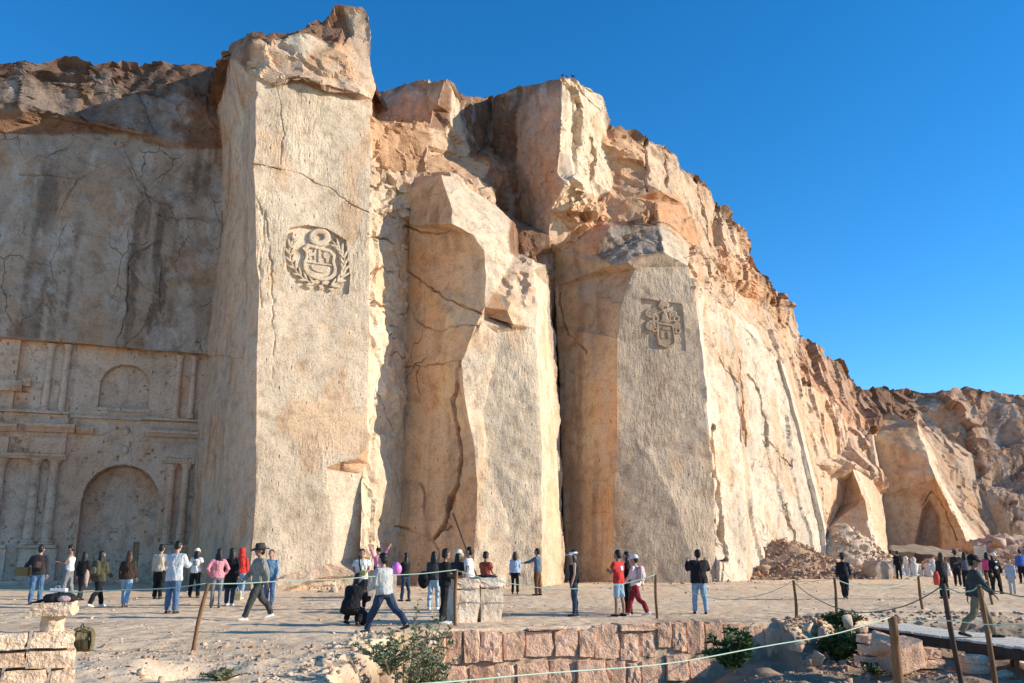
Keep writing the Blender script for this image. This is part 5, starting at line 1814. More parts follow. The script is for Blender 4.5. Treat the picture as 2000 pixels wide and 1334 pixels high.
# plank walkway over the pit: runs towards the camera at the right
W_A, W_B = np.array([8.62, 22.6]), np.array([10.6, 12.2])
wd = (W_B - W_A) / np.linalg.norm(W_B - W_A)
wr = np.array([-wd[1], wd[0]])           # to the right
wr = wr if wr[0] > 0 else -wr
walk = thing('plank_walkway', 'narrow wooden plank walkway crossing the pit on the right', 'walkway', (W_A[0], W_A[1], -.22))
bpy.context.view_layer.update()
Lw = np.linalg.norm(W_B - W_A)
pm_ = [MB().box((0, 0, 0), (1.30, .215, .045)).mesh('plank', PLANK) for _ in range(1)]
n = int(Lw / .235)
for i in range(n):
    c = wd * (i + .5) * .235 + wr * .62
    o = obj('plank', pm_[0], walk, loc=(c[0] + random.uniform(-.02, .02), c[1], .0 + random.uniform(-.006, .006)))
    o.rotation_euler = (0, random.uniform(-.01, .01), math.atan2(wr[1], wr[0]) + random.uniform(-.012, .012))
for k, w_ in ((.05, .09), (1.18, .09)):
    c = wd * Lw / 2 + wr * k
    o = MB().box((0, 0, 0), (w_, Lw, .20)).build('beam', WOODD, walk)
    o.location = (c[0], c[1], -.13)
    o.rotation_euler = (0, 0, math.atan2(wd[1], wd[0]) - math.pi / 2)
for i in range(4):
    c = wd * (1.2 + i * 2.6) + wr * .62
    o = MB().box((0, 0, 0), (1.2, .14, .16)).build('cross_beam', WOODD, walk)
    o.location = (c[0], c[1], -.31)
    o.rotation_euler = (0, 0, math.atan2(wr[1], wr[0]))
    for k in (.1, 1.1):
        c2 = wd * (1.2 + i * 2.6) + wr * k
        o = MB().box((0, 0, 0), (.12, .12, .7)).build('prop', WOODD, walk)
        o.location = (c2[0], c2[1], -.7)

# long thin pole leaning on the split pillar
a, b = at(885, 1002, 40.2), at(941, 1112, 38.9)
b[2] = gz1(b[0], b[1])
o = MB().tube([tuple(a), tuple((a + b) / 2 + [0, 0, -.05]), tuple(b)], .035, 6).build('pole', WOODD, None, True)
tag(o, 'long thin dark pole leaning against the split pillar', 'pole')

# ------------------------------------------------------------------ stall at the far right: sunshade, white sculptures, tablet
TARP = cloth('tarp', (.30, .225, .15), .9, 1.5, .3)
ts = thing('sunshade', 'dusty tarpaulin sunshade stretched over the sculpture stall', 'sunshade', (*base(1810, 63), 0))
bpy.context.view_layer.update()
gx, gy = 15, 8
tv = []
for j in range(gy):
    for i in range(gx):
        x = 1733 + (1884 - 1733) * i / (gx - 1)
        top = 1066 - 12 * math.sin(math.pi * i / (gx - 1)) ** 2 * (1 - i / gx) + 14 * i / gx
        P = at(x, top + 17 * j / (gy - 1) * (.5 + .5 * math.sin(math.pi * i / (gx - 1))), 66.5 - 5.5 * j / (gy - 1))
        tv.append(P - np.array([*base(1810, 63), 0]) + [0, 0, .05 * math.sin(i * 1.7 + j)])
i = np.arange(gx * gy).reshape(gy, gx)
q = np.stack([i[:-1, :-1], i[:-1, 1:], i[1:, 1:], i[1:, :-1]], -1).reshape(-1, 4)
me = np_mesh('sheet', tv, q, TARP)
o = obj('sheet', me, ts)
o.modifiers.new('thickness', 'SOLIDIFY').thickness = .03
for x, y, Y in ((1738, 1074, 61.5), (1788, 1078, 61.2), (1845, 1088, 61), (1882, 1088, 61), (1736, 1066, 66), (1882, 1080, 66)):
    P = at(x, y, Y)
    zb = gz1(P[0], P[1])
    MB().tube([(P[0] - ts.location.x, P[1] - ts.location.y, zb), (P[0] - ts.location.x, P[1] - ts.location.y, P[2])], .05, 6).build('pole', WOODD, ts)
SCULPT = block_material('white_sculpture', (.66, .60, .52), .4)
SCLAB = ['rounded white stone at the left end of the sculpture row', 'slim white pillar right behind the man in black', 'tallest white figure in the left half of the sculpture row', 'low rounded white stone in the middle of the sculpture row', 'white figure in the right half of the sculpture row', 'slim white pillar near the right end of the sculpture row', 'rounded white stone at the right end of the sculpture row', 'small white lump between the two leftmost sculptures', 'small white lump right of the tallest white figure']
sculpt = [(1745, 1092, 1104, 'rounded'), (1771, 1086, 1112, 'slim'), (1785, 1088, 1110, 'figure'), (1813, 1098, 1106, 'rounded'), (1822, 1091, 1110, 'figure'), (1836, 1096, 1112, 'slim'), (1850, 1100, 1112, 'rounded'), (1760, 1100, 1108, 'rounded'), (1795, 1104, 1114, 'rounded')]
for i, (x, y0, y1, kd) in enumerate(sculpt):
    Yd = 58.0
    P = at(x, y1, Yd)
    H_ = (y1 - y0) * Yd / 1765 * 1.15
    zb = gz1(P[0], P[1])
    H_ = at(x, y0, Yd)[2] - zb
    prof = {'rounded': [(.30, 0), (.32, .2), (.26, .5), (.22, .75), (.12, .95), (.03, 1)], 'slim': [(.2, 0), (.2, .1), (.12, .15), (.1, .6), (.15, .68), (.1, .8), (.13, .9), (.04, 1)],
            'figure': [(.26, 0), (.26, .12), (.2, .16), (.22, .45), (.25, .62), (.1, .72), (.14, .8), (.15, .9), (.09, .98), (.02, 1)]}[kd]
    o = MB().lathe((0, 0, 0), [(r * min(1.2, H_), z * H_) for r, z in prof], 12).build('sculpture', SCULPT, None, True)
    o.location = (P[0], P[1], zb)
    tag(o, SCLAB[i], 'sculpture', 'white sculptures at the far stall')
p = on_ground(1920, 1124)
tab = thing('stone_tablet', 'upright pale stone tablet with carved lines at the far right', 'tablet', (p[0], p[1], p[2]), -.1)
zt = at(1920, 1068, p[1])[2] - p[2]
o = obj('slab', block_mesh(2, WHITEBLOCK, True), tab)
o.scale = (.78, .18, zt + .05)
o.location = (0, 0, zt / 2)
for k in range(9):
    MB().box((0, -.098, zt * (.22 + .08 * k)), (.56 - .05 * (k % 3), .02, .03)).build('carved_line', STONE_BROWN, tab)
p = on_ground(1795, 1124)
o = obj('flat_rock', block_mesh(0, PALEBLOCK, True), loc=(p[0], p[1], p[2] + .1))
o.scale = (1.1, .6, .35)
tag(o, 'flat pale rock lying in front of the sculptures', 'rock')

# ------------------------------------------------------------------ plants
def leaf_material(name, c):
    s = N(name, .6, .3)
    info = s.n('ShaderNodeNewGeometry').outputs['Random Per Island']
    k = s.mix(1.0, c, s.ramp(info, [(0, (.55, .6, .5)), (.5, (1, 1, 1)), (1, (1.5, 1.4, 1.2))]), 'MULTIPLY')
    s.b.inputs['Transmission Weight'].default_value = 0
    return s.done(k)


LEAF_SAGE = leaf_material('leaf_sage', (.20, .215, .12))
LEAF_DARK = leaf_material('leaf_dark', (.045, .085, .022))
STEM = N('stem', .8, .2).done((.20, .17, .09))
DRY = N('dry_grass', .9, .1).done((.38, .29, .17))


def plant(name, label, base_p, H_, spread, stems, leaves, lsize, lmat, seed, droop=.3, lean=(0, 0)):
    r = np.random.default_rng(seed)
    t = thing(name, label, 'plant', tuple(base_p))
    m, lv, lf = MB(), [], []
    for s_ in range(stems):
        a = r.uniform(0, 6.28)
        tip = np.array([math.cos(a) * spread * r.uniform(.2, 1) + lean[0], math.sin(a) * spread * r.uniform(.2, 1) + lean[1], H_ * r.uniform(.45, 1)])
        if s_ == 0:
            tip = np.array([lean[0] * .6, lean[1], H_])
        mid = tip * .5 + np.array([0, 0, H_ * .12])
        pts = []
        for k in range(9):
            u = k / 8
            q = 2 * u * (1 - u) * mid + u * u * tip
            q[2] -= droop * u ** 3 * H_ * .25 * (s_ > 0)
            pts.append(q)
        m.tube([tuple(q) for q in pts], [.014 * (1 - .8 * k / 8) + .002 for k in range(9)], 5)
        for _ in range(leaves):
            u = r.uniform(.12, 1)
            i0 = min(int(u * 8), 7)
            c = pts[i0] + (pts[i0 + 1] - pts[i0]) * (u * 8 - i0)
            d = r.normal(size=3)
            d[2] = abs(d[2]) * .8 + .1
            d /= np.linalg.norm(d)
            sd = np.cross(d, r.normal(size=3))
            sd /= np.linalg.norm(sd)
            L_ = lsize * r.uniform(.6, 1.3)
            w_ = L_ * .17
            nrm_ = np.cross(d, sd)
            k = len(lv)
            lv += [c, c + d * L_ * .5 + sd * w_ + nrm_ * .1 * L_, c + d * L_ - [0, 0, L_ * .2], c + d * L_ * .5 - sd * w_ + nrm_ * .1 * L_]
            lf.append((k, k + 1, k + 2, k + 3))
    m.build('stem', STEM, t)
    me = bpy.data.meshes.new('foliage')
    me.from_pydata([tuple(v) for v in lv], [], lf)
    me.materials.append(lmat)
    obj('foliage', me, t)
    return t


P = np.array([(790 - CX) * 13.6 / 1795, 13.6, 0])
P[2] = gz1(P[0], P[1])
zt = at(868, 1170, 13.6)[2]
plant('tall_weed', 'tall grey-green weed growing beside the left end of the pink wall', P, zt - P[2], .60, 60, 52, .105, LEAF_SAGE, 801, .4, (.30, 0))
P = on_ground(760, 1318)
plant('low_weed', 'low straggly weed left of the tall grey-green weed', P, .5, .5, 26, 40, .09, LEAF_SAGE, 802)
P = on_ground(1432, 1313)
plant('green_bush', 'small green bush against the pink wall', P, .55, .42, 26, 60, .12, LEAF_DARK, 803)
P = np.array([(1640 - CX) * 19.6 / 1790, 19.6, -.75])
plant('green_bush', 'large dark green bush hanging at the far end of the walkway', P, .72, .62, 44, 80, .14, LEAF_DARK, 804, .6)
P = np.array([(1652 - CX) * 20.6 / 1790, 20.6, -.2])
plant('green_bush', 'leafy tuft on top of the bank at the walkway end', P, .45, .5, 22, 60, .13, LEAF_DARK, 805, .5)
P = on_ground(1712, 1322)
plant('low_weed', 'small green weed on the pit floor near the thick post', P, .22, .3, 12, 24, .10, LEAF_DARK, 806)
P = on_ground(435, 1330)
plant('low_weed', 'dry low weed in the left foreground hollow', P, .14, .3, 14, 20, .07, LEAF_SAGE, 807)

# three birds perched on the sunlit corner block
BIRD = N('bird_feathers', .7, .2).done((.035, .03, .028))
rv = [V[np.argmin(np.linalg.norm(project(V) - np.array(q), axis=1))] for q in ((1099, 151), (1108, 152), (1119, 154))]
for k, (P, lb) in enumerate(zip(rv, ('leftmost of three dark birds on the rock top', 'middle one of three dark birds on the rock top', 'rightmost of three dark birds on the rock top'))):
    t = thing('bird', lb, 'bird', (P[0], P[1], P[2] - .03), .5 + k)
    t.scale = (.8, .8, .8)
    m = MB().tube([(-.20, 0, .12), (-.12, 0, .15), (-.03, 0, .19), (.06, 0, .24), (.11, 0, .31), (.13, 0, .36), (.165, 0, .37), (.2, 0, .365)], [.012, .04, .075, .07, .04, .04, .03, .006], 8)
    m.build('body', BIRD, t, True)
    for s_ in (-1, 1):
        MB().tube([(.02, .02 * s_, 0), (.01, .025 * s_, .15)], .008, 5).build('leg', BIRD, t)
tick('objects')

# ------------------------------------------------------------------ visitors
def plain(name, c, rough=.6, spec=.3):
    return N(name, rough, spec).done(c)


HS = 1.13


def hs3(*r):
    return tuple(x * HS for x in r)


SKIN = [plain('skin_tan', (.42, .245, .165)), plain('skin_brown', (.30, .165, .105)), plain('skin_light', (.50, .32, .23))]
EYE_M = plain('eye_dark', (.02, .015, .012), .3)
LIP_M = plain('lip', (.33, .13, .11))
HAIR = {'black': plain('hair_black', (.012, .010, .009), .5), 'brown': plain('hair_brown', (.05, .025, .014), .5)}
SHOE_W = plain('shoe_white', (.68, .66, .62))
SHOE_K = plain('shoe_black', (.02, .02, .02))
SHOE_B = plain('shoe_brown', (.12, .07, .045))
JOBS = []


def d3(side, f, ab):
    return np.array([side * math.sin(ab), -math.sin(f) * math.cos(ab), -math.cos(f) * math.cos(ab)])


STAND = dict(legs=((.05, .02, .05), (-.05, .02, .05)), arms=((.05, .14, .25, .02), (.02, .14, .2, .02)))
POSES = {
    'stand': STAND,
    'stand_apart': dict(legs=((.08, .10, .08), (-.06, .10, .05)), arms=((.1, .18, .4, .0), (.05, .18, .3, .0))),
    'walk': dict(legs=((.42, .02, .10), (-.34, .02, .30)), arms=((-.38, .12, .25, .0), (.40, .12, .35, .0))),
    'stroll': dict(legs=((.24, .02, .08), (-.20, .02, .22)), arms=((-.2, .12, .3, .0), (.22, .12, .35, .0))),
    'stride': dict(legs=((.50, .03, .06), (-.62, .03, .25)), arms=((.2, .14, .9, -.15), (.15, .14, .8, -.15)), lean=.10),
    'phone': dict(legs=((.22, .03, .12), (-.10, .03, .05)), arms=((.45, .10, 1.35, -.22), (.40, .10, 1.45, -.25)), head=.5),
    'look_down': dict(legs=((.06, .06, .06), (-.05, .06, .04)), arms=((.55, .22, 1.2, -.30), (.55, .22, 1.2, -.30)), head=.45, lean=.06),
    'camera': dict(legs=((.06, .09, .05), (-.06, .09, .05)), arms=((.85, .35, 1.75, -.10), (.85, .35, 1.75, -.10)), head=.0),
    'hips': dict(legs=((.10, .03, .06), (-.05, .03, .04)), arms=((-.25, .55, .95, -.45), (-.25, .55, .95, -.45))),
    'crossed': dict(legs=((.05, .05, .05), (-.05, .06, .05)), arms=((.35, .20, 1.6, -.75), (.32, .20, 1.5, -.75))),
    'reach': dict(legs=((.08, .04, .05), (-.06, .04, .05)), arms=((1.15, .20, .25, .10), (.15, .14, .7, -.1))),
    'hold_box': dict(legs=((.10, .04, .1), (-.08, .04, .06)), arms=((.05, .12, .25, 0), (.1, .55, .7, .35))),
    'carry': dict(legs=((.05, .04, .05), (-.05, .04, .05)), arms=((.25, .16, 1.25, -.35), (.2, .16, 1.2, -.35)), head=.25),
    'one_up': dict(legs=((.12, .03, .06), (-.10, .03, .06)), arms=((.5, .15, 2.0, -.05), (.1, .14, .5, 0))),
    'arms_up': dict(legs=((1.45, .12, 1.35), (1.40, .14, 1.30)), arms=((2.55, .35, .1, .45), (2.65, .45, .1, .55)), sit=True),
    'crouch': dict(legs=((1.75, .16, 2.25), (1.30, .12, 2.35)), arms=((.9, .15, .9, -.1), (.8, .15, 1.0, -.1)), lean=.55, head=.3),
    'point': dict(legs=((.05, .04, .05), (-.05, .04, .05)), arms=((1.05, .15, .35, .0), (.1, .14, .4, .0))),
}


def hand(mb, wrist, d, side, s):
    """palm, four fingers of unequal length and a thumb from the side of the palm, slightly curled"""
    d = Vector(d).normalized()
    ref = Vector((1, 0, 0)) if abs(d.x) < .9 else Vector((0, 1, 0))
    across = (ref - d * ref.dot(d)).normalized()
    nrm = d.cross(across)
    w = Vector(wrist)
    mb.tube([w - d * .02 * s, w + d * .03 * s, w + d * .075 * s, w + d * .095 * s], [(.026 * s, .018 * s), (.038 * s, .017 * s), (.042 * s, .015 * s), (.038 * s, .011 * s)], 8)
    for k, L in enumerate((.062, .075, .070, .052)):
        b = w + d * .088 * s + across * ((k - 1.5) * .021 * s)
        m1 = b + d * L * .5 * s + nrm * .006 * s * side
        m2 = b + d * L * .95 * s + nrm * .022 * s * side
        mb.tube([b, m1, m2], [.0095 * s, .009 * s, .007 * s], 5)
    b = w + d * .03 * s + across * .034 * s * side
    mb.tube([b, b + (d * .6 + across * .7 * side).normalized() * .035 * s, b + (d * .9 + across * .5 * side).normalized() * .062 * s], [.012 * s, .011 * s, .008 * s], 5)


def person(x, yf, yt, yaw, label, top, bottom, pose='stand', skin=0, hair='short', haircol='black', hat=None, long_sleeve=True, shorts=False, slim=1.0, coat=0.0, shoes=SHOE_K, woman=False,
           Y=None, z=None, H=None, headyaw=0.0, bulk=1.0, mirror=False, tank=False, place=None):
    if place is not None:
        P = np.array(place, float)
    elif Y is None:
        P = on_ground(x, yf)
    else:
        P = at(x, yf, Y)
        P[2] = gz1(P[0], P[1]) if z is None else z
    if H is None:
        D = ray(x, yt)
        H = EYE + D[2] / D[1] * P[1] - P[2]
        H = float(np.clip(H, 1.5, 1.86)) if yt is not None else 1.7
    s = H / 1.75
    bulk = bulk * 1.13
    po = POSES[pose]
    lean, hp = po.get('lean', .0), po.get('head', .1)
    R_root = Matrix.Rotation(yaw, 3, 'Z')
    pel = np.array([0, 0, .93])
    sp = np.array([0, -math.sin(lean), math.cos(lean)])
    fw = np.array([0, -math.cos(lean), -math.sin(lean)])
    sh_w = .168 if woman else .190
    body, topm, botm, hairm = MB(), MB(), MB(), MB()
    joints = {}
    legs = po['legs'] if not mirror else po['legs'][::-1]
    arms = po['arms'] if not mirror else po['arms'][::-1]
    feet = []
    for side, (f, ab, kn) in zip((1, -1), legs):
        hip = pel + np.array([side * .092, 0, -.03])
        knee = hip + d3(side, f, ab) * .43
        ank = knee + d3(side, f - kn, ab * .6) * .42
        feet.append((side, hip, knee, ank, f - kn))
    low = min(a[3][2] for a in feet) - .075
    if po.get('sit'):
        low = pel[2] - .12
    pel = pel - [0, 0, low]
    feet = [(a, b - [0, 0, low], c - [0, 0, low], d - [0, 0, low], e) for a, b, c, d, e in feet]

    def spine(t, rx, ry, src):
        c = pel + sp * t
        return [tuple(c + np.array([1, 0, 0]) * rx * math.cos(a) + fw * ry * math.sin(a)) for a in [2 * math.pi * j / 14 for j in range(14)]]
    hipw = .168 if woman else .160
    tor = [(-.09, hipw * .8, .085), (-.02, hipw, .112), (.08, hipw * .97, .108), (.18, .128 if woman else .142, .095), (.30, .142 if woman else .160, .108), (.40, .150 if woman else .175, .108), (.47, .13 if woman else .155, .085), (.515, .075, .062), (.56, .055, .055), (.62, .052, .054)]
    body.loft([spine(t, a * .92, b * .9, None) for t, a, b in tor])
    k = 1.09 * bulk
    hem = -.06 - coat
    tt = [(hem, hipw * (1.05 + coat * .35) * bulk, .118 * bulk * (1 + coat * .3)), (.02, hipw * 1.05 * bulk, .120 * bulk)] + [(t, a * k, b * k) for t, a, b in tor[2:7]] + [(.525, .085, .072)]
    if tank:
        tt = tt[:-2] + [(.44, .12, .09)]
    topm.loft([spine(t, a, b, None) for t, a, b in tt])
    botm.loft([spine(t, a, b, None) for t, a, b in [(-.12, hipw * .8, .10), (-.05, hipw * 1.03, .122), (.04, hipw * 1.03, .118), (.11, hipw * .98, .110)]])
    for side, hip, knee, ank, sa in feet:
        mid = (knee + ank) / 2 + np.array([0, .012, .06])
        body.tube([tuple(v) for v in (hip, hip * .5 + knee * .5, knee, mid, ank, ank - [0, 0, .05])], [.080, .070, .052, .052, .036, .034], 10)
        w = 1.12 * slim
        if shorts:
            botm.tube([tuple(v) for v in (hip + [0, 0, .03], hip * .5 + knee * .5, knee * .98 + hip * .02)], [.098, .092, .080], 10)
        else:
            botm.tube([tuple(v) for v in (hip + [0, 0, .03], hip * .5 + knee * .5, knee, mid, ank + [0, 0, .0])], [.104, .092 * w, .072 * w, .070 * w, .060 * w], 10)
        ft = np.array([0, -math.cos(sa * .35), math.sin(min(0, sa) * .8) * .5])
        sole = ank - [0, 0, .045]
        shm = MB()
        heel, toe = sole - ft * .065 + [0, 0, 0], sole + ft * .165
        shm.tube([tuple(v) for v in (heel - ft * .02, heel, sole + ft * .02 + [0, 0, .006], sole + ft * .10, toe, toe + ft * .035)], [(.020, .02), (.036, .038), (.040, .042), (.044, .034), (.038, .026), (.012, .012)], 10)
        JOBS.append(('shoe', shm, shoes, None, P, yaw, s, 0))
    for side, (f, ab, e, ab2) in zip((1, -1), arms):
        shd = pel + sp * .46 + np.array([side * sh_w, 0, 0])
        ud = d3(side, f + (-lean if f < 1.8 else 0), ab)
        elb = shd + ud * .285
        fd = d3(side, f + e, ab2)
        wr_ = elb + fd * .245
        body.tube([tuple(v) for v in (pel + sp * .45 + [side * .11, 0, 0], shd, shd * .5 + elb * .5, elb, elb * .45 + wr_ * .55, wr_, wr_ + fd * .03)], [.055, .050, .043, .036, .036, .026, .025], 10)
        if not tank:
            if long_sleeve:
                topm.tube([tuple(v) for v in (pel + sp * .45 + [side * .10, 0, 0], shd, shd * .5 + elb * .5, elb, elb * .5 + wr_ * .5, wr_)], [.07 * bulk, .066 * bulk, .060 * bulk, .055 * bulk, .050 * bulk, .044 * bulk], 10)
            else:
                topm.tube([tuple(v) for v in (pel + sp * .45 + [side * .10, 0, 0], shd, shd * .45 + elb * .55)], [.07 * bulk, .066 * bulk, .068 * bulk], 10)
        joints['wrist%d' % side] = (wr_, fd)
    # head
    hc = pel + sp * .645 + np.array([0, -.02 - .05 * hp, .05])
    Mh = Matrix.Rotation(headyaw, 3, 'Z') @ Matrix.Rotation(hp, 3, 'X')

    def hp3(a, b, c):
        v = Mh @ Vector((a, b, c)) * HS
        return tuple(hc + np.array(v))
    body.ball(hp3(0, .012, .025), hs3(.076, .094, .098), 14, 10, Mh)
    body.ball(hp3(0, -.022, -.045), hs3(.058, .068, .068), 12, 8, Mh)
    body.tube([hp3(0, -.085, .02), hp3(0, -.108, -.018), hp3(0, -.085, -.03)], [.010, .017, .010], 6)
    for sd in (-1, 1):
        body.ball(hp3(.080 * sd, .01, -.005), hs3(.014, .022, .032), 8, 6, Mh)
    if hair:
        hairm.ball(hp3(0, .032, .046), hs3(.085, .092, .092), 14, 10, Mh)
        hairm.ball(hp3(0, .055, -.01), hs3(.078, .062, .085), 12, 8, Mh)
        if hair in ('long', 'longer'):
            L = .34 if hair == 'long' else .46
            b0 = np.array(hp3(0, .05, -.01))
            hairm.tube([tuple(b0), tuple(b0 + [0, .025, -.10]), tuple(b0 + np.array([0, .035, -.22]) + sp * .0), tuple(b0 + np.array([0, .03, -L]))], [(.088, .06), (.098, .055), (.105, .05), (.07, .03)], 12)
            for sd in (-1, 1):
                q0 = np.array(hp3(.07 * sd, .02, .0))
                hairm.tube([tuple(q0), tuple(q0 + [.012 * sd, .0, -.12]), tuple(q0 + [.015 * sd, .01, -.24])], [.034, .036, .02], 8)
        elif hair == 'pony':
            q0 = np.array(hp3(0, .12, .03))
            hairm.tube([tuple(q0), tuple(q0 + [0, .05, -.03]), tuple(q0 + [0, .05, -.16])], [.03, .035, .012], 8)
    extra = MB()
    for sd in (-1, 1):
        w_, fd_ = joints['wrist%d' % sd]
        hand(extra, w_, fd_, sd, 1.0)
    face = MB()
    for sd in (-1, 1):
        face.ball(hp3(.032 * sd, -.079, .008), hs3(.013, .007, .007), 8, 5, Mh)
    mouth = MB().ball(hp3(0, -.087, -.062), hs3(.024, .008, .008), 8, 5, Mh)
    root = thing('person', label, 'person', tuple(P), yaw, 'visitors in the quarry')
    root.scale = (s, s, s)
    for j in range(len(JOBS) - 2, len(JOBS)):
        JOBS[j] = ('shoe', JOBS[j][1], shoes, root, None, 0, .016, .002)
    JOBS.append(('body', body, SKIN[skin], root, (extra, face, mouth), 0, .0165, 0))
    JOBS.append(('top', topm, top, root, None, 0, .02, .017))
    JOBS.append(('trousers' if not shorts else 'shorts', botm, bottom, root, None, 0, .02, .015))
    if hair:
        JOBS.append(('hair', hairm, HAIR[haircol], root, None, 0, .018, .006))
    if hat:
        kind, hm = hat
        m = MB()
        if kind in ('cap', 'visor'):
            rings = []
            for i in range(7):
                a = (math.pi / 2) * i / 6
                rings.append([hp3(.092 * math.cos(a) * math.cos(b), .020 + .108 * math.cos(a) * math.sin(b), .055 + (.085 if kind == 'cap' else .035) * math.sin(a)) for b in [2 * math.pi * j / 16 for j in range(16)]])
            m.loft([[hp3(.092 * math.cos(b), .020 + .108 * math.sin(b), .03) for b in [2 * math.pi * j / 16 for j in range(16)]]] + rings)
            bill = [[hp3(.085 * math.cos(a), .01 - r * math.sin(a) - (.05 if r > .1 else 0), .045 - (.03 if r > .1 else 0) + dz) for a in [math.pi * j / 8 for j in range(9)]] for r, dz in ((.09, 0), (.15, 0), (.15, -.006), (.09, -.006))]
            m.loft(bill)
        elif kind in ('wide', 'sun'):
            br = .20 if kind == 'wide' else .16
            prof = [(br, .035), (br * .97, .05), (.105, .065), (.098, .13), (.085, .165), (.03, .172)]
            m.loft([[hp3(.93 * r * math.cos(b), .02 + r * math.sin(b) * 1.05, zz + .022 * math.cos(2 * b) * (r > .14)) for b in [2 * math.pi * j / 18 for j in range(18)]] for r, zz in prof])
        elif kind == 'hood':
            m.ball(hp3(0, .035, .03), hs3(.105, .115, .13), 14, 10, Mh)
            m.ball(hp3(0, .05, -.10), hs3(.12, .09, .09), 12, 8, Mh)
        m.build('hat' if kind != 'hood' else 'hood', hm, root, True)
    root['_j'] = 0
    del root['_j']
    return root, P, s, joints, pel, sp, hc


def finish_people():
    """fuse the shapes of every body and garment into one continuous skin each"""
    tmp = []
    for name, mb, mat, root, extra, _, vox, wr_ in JOBS:
        o = bpy.data.objects.new('tmp', mb.mesh('tmp'))
        col.objects.link(o)
        r = o.modifiers.new('r', 'REMESH')
        r.mode = 'VOXEL'
        r.voxel_size = vox
        q = o.modifiers.new('s', 'SMOOTH')
        q.factor = .5
        q.iterations = 4 if name != 'shoe' else 2
        tmp.append(o)
    bpy.context.view_layer.update()
    dg = bpy.context.evaluated_depsgraph_get()
    for (name, mb, mat, root, extra, _, vox, wr_), o in zip(JOBS, tmp):
        ev = o.evaluated_get(dg)
        me = bpy.data.meshes.new_from_object(ev)
        me.name = name
        n = len(me.vertices)
        co = np.zeros(n * 3, np.float32)
        me.vertices.foreach_get('co', co)
        co = co.reshape(-1, 3).astype(float)
        if wr_:
            off = np.array(root.location) * 3.1
            co += np.stack([fbm((co + off) * [1, 1, .6], 9, 2, 901), fbm((co + off) * [1, 1, .6], 9, 2, 911), fbm(co + off, 9, 2, 921) * .4], 1) * wr_
            me.vertices.foreach_set('co', co.astype(np.float32).ravel())
        mats = [mat]
        if extra:
            bm = bmesh.new()
            bm.from_mesh(me)
            for mi, e in enumerate(extra):
                vs_ = [bm.verts.new(v) for v in e.v]
                for f in e.f:
                    fc = bm.faces.new([vs_[i] for i in f])
                    fc.material_index = mi
            bm.to_mesh(me)
            bm.free()
            mats = [mat, EYE_M, LIP_M]
        me.materials.clear()
        for k in mats:
            me.materials.append(k)
        me.polygons.foreach_set('use_smooth', [True] * len(me.polygons))
        obj(name, me, root)
    for o in tmp:
        d = o.data
        bpy.data.objects.remove(o)
        bpy.data.meshes.remove(d)


def backpack(root, P, s, pel, sp, label, mat, size=1.0, yaw=0.0, trim=None):
    t = thing('backpack', label, 'backpack', tuple(P), yaw)
    t.scale = (s, s, s)
    c = pel + sp * .30 + np.array([0, .19, 0])
    m = MB()
    rings = []
    for zz, k, dpt in ((-.22, .75, .8), (-.19, 1, 1), (-.05, 1.03, 1.1), (.1, 1.0, 1.0), (.19, .85, .85), (.235, .5, .5)):
        rings.append([(c[0] + .15 * size * k * math.copysign(abs(math.cos(a)) ** .6, math.cos(a)), c[1] + .085 * size * dpt * math.copysign(abs(math.sin(a)) ** .6, math.sin(a)), c[2] + zz * size) for a in [2 * math.pi * j / 16 for j in range(16)]])
    m.loft(rings)
    m.build('bag', mat, t, True)
    m = MB()
    rings = []
    for zz, k in ((-.15, .8), (-.12, 1), (.0, 1), (.04, .7)):
        rings.append([(c[0] + .11 * size * k * math.cos(a), c[1] + .08 * size + .045 * math.sin(a) * k, c[2] + zz * size) for a in [2 * math.pi * j / 12 for j in range(12)]])
    m.loft(rings)
    m.build('pocket', trim or mat, t, True)
    for sd in (-1, 1):
        q = pel + sp * .46
        MB().tube([(.09 * sd, c[1] - .05, c[2] + .18 * size), (.10 * sd, q[1] - .0, q[2] + .075), (.11 * sd, q[1] - .12, q[2] - .05), (.115 * sd, q[1] - .10, q[2] - .22), (.11 * sd, c[1] - .06, c[2] - .16)], .016, 6).build('strap', mat, t)
    return t


def panel(a, name, t, w, h, mat, front=True, x=0.0):
    """a print or an open shirt front lying on the chest or the back"""
    root, P, s, joints, pel, sp, hc = a
    c = pel + sp * t
    sd = -1 if front else 1
    m = MB()
    rings = []
    for i in range(7):
        u = i / 6 - .5
        rings.append([(c[0] + x + w * k, c[1] + sd * (.125 - .10 * (abs(k * w + x) / .2) ** 2) + sd * e, c[2] + h * u) for k, e in ((-.5, .012), (-.17, .018), (.17, .018), (.5, .012), (.5, -.03), (-.5, -.03))])
    m.loft(rings)
    m.build(name, mat, root, True)


c_ = cloth
DK = c_('charcoal', (.035, .032, .036)); BK = c_('black', (.014, .013, .015)); JN = c_('jeans_mid', (.085, .155, .27)); JL = c_('jeans_light', (.26, .39, .52)); JD = c_('jeans_dark', (.035, .055, .10)); WH = c_('white', (.75, .73, .70))
LG = c_('light_grey', (.50, .50, .49)); PK = c_('pink', (.72, .27, .30)); RD = c_('red', (.62, .045, .035)); OL = c_('olive', (.085, .075, .045)); BR = c_('brown_jacket', (.055, .032, .024)); KH = c_('khaki', (.24, .18, .105)); GN = c_('grey_green', (.25, .245, .205))
MR = c_('maroon', (.24, .025, .035)); BB = c_('pale_blue', (.42, .50, .62)); DB = c_('denim_jacket', (.085, .14, .20)); BRN = c_('brown_trousers', (.13, .06, .03)); RB_ = c_('brick', (.34, .075, .045)); GT = c_('grey_tights', (.20, .20, .21)); BE = c_('beige', (.50, .42, .33)); BL = c_('blue', (.05, .12, .42))
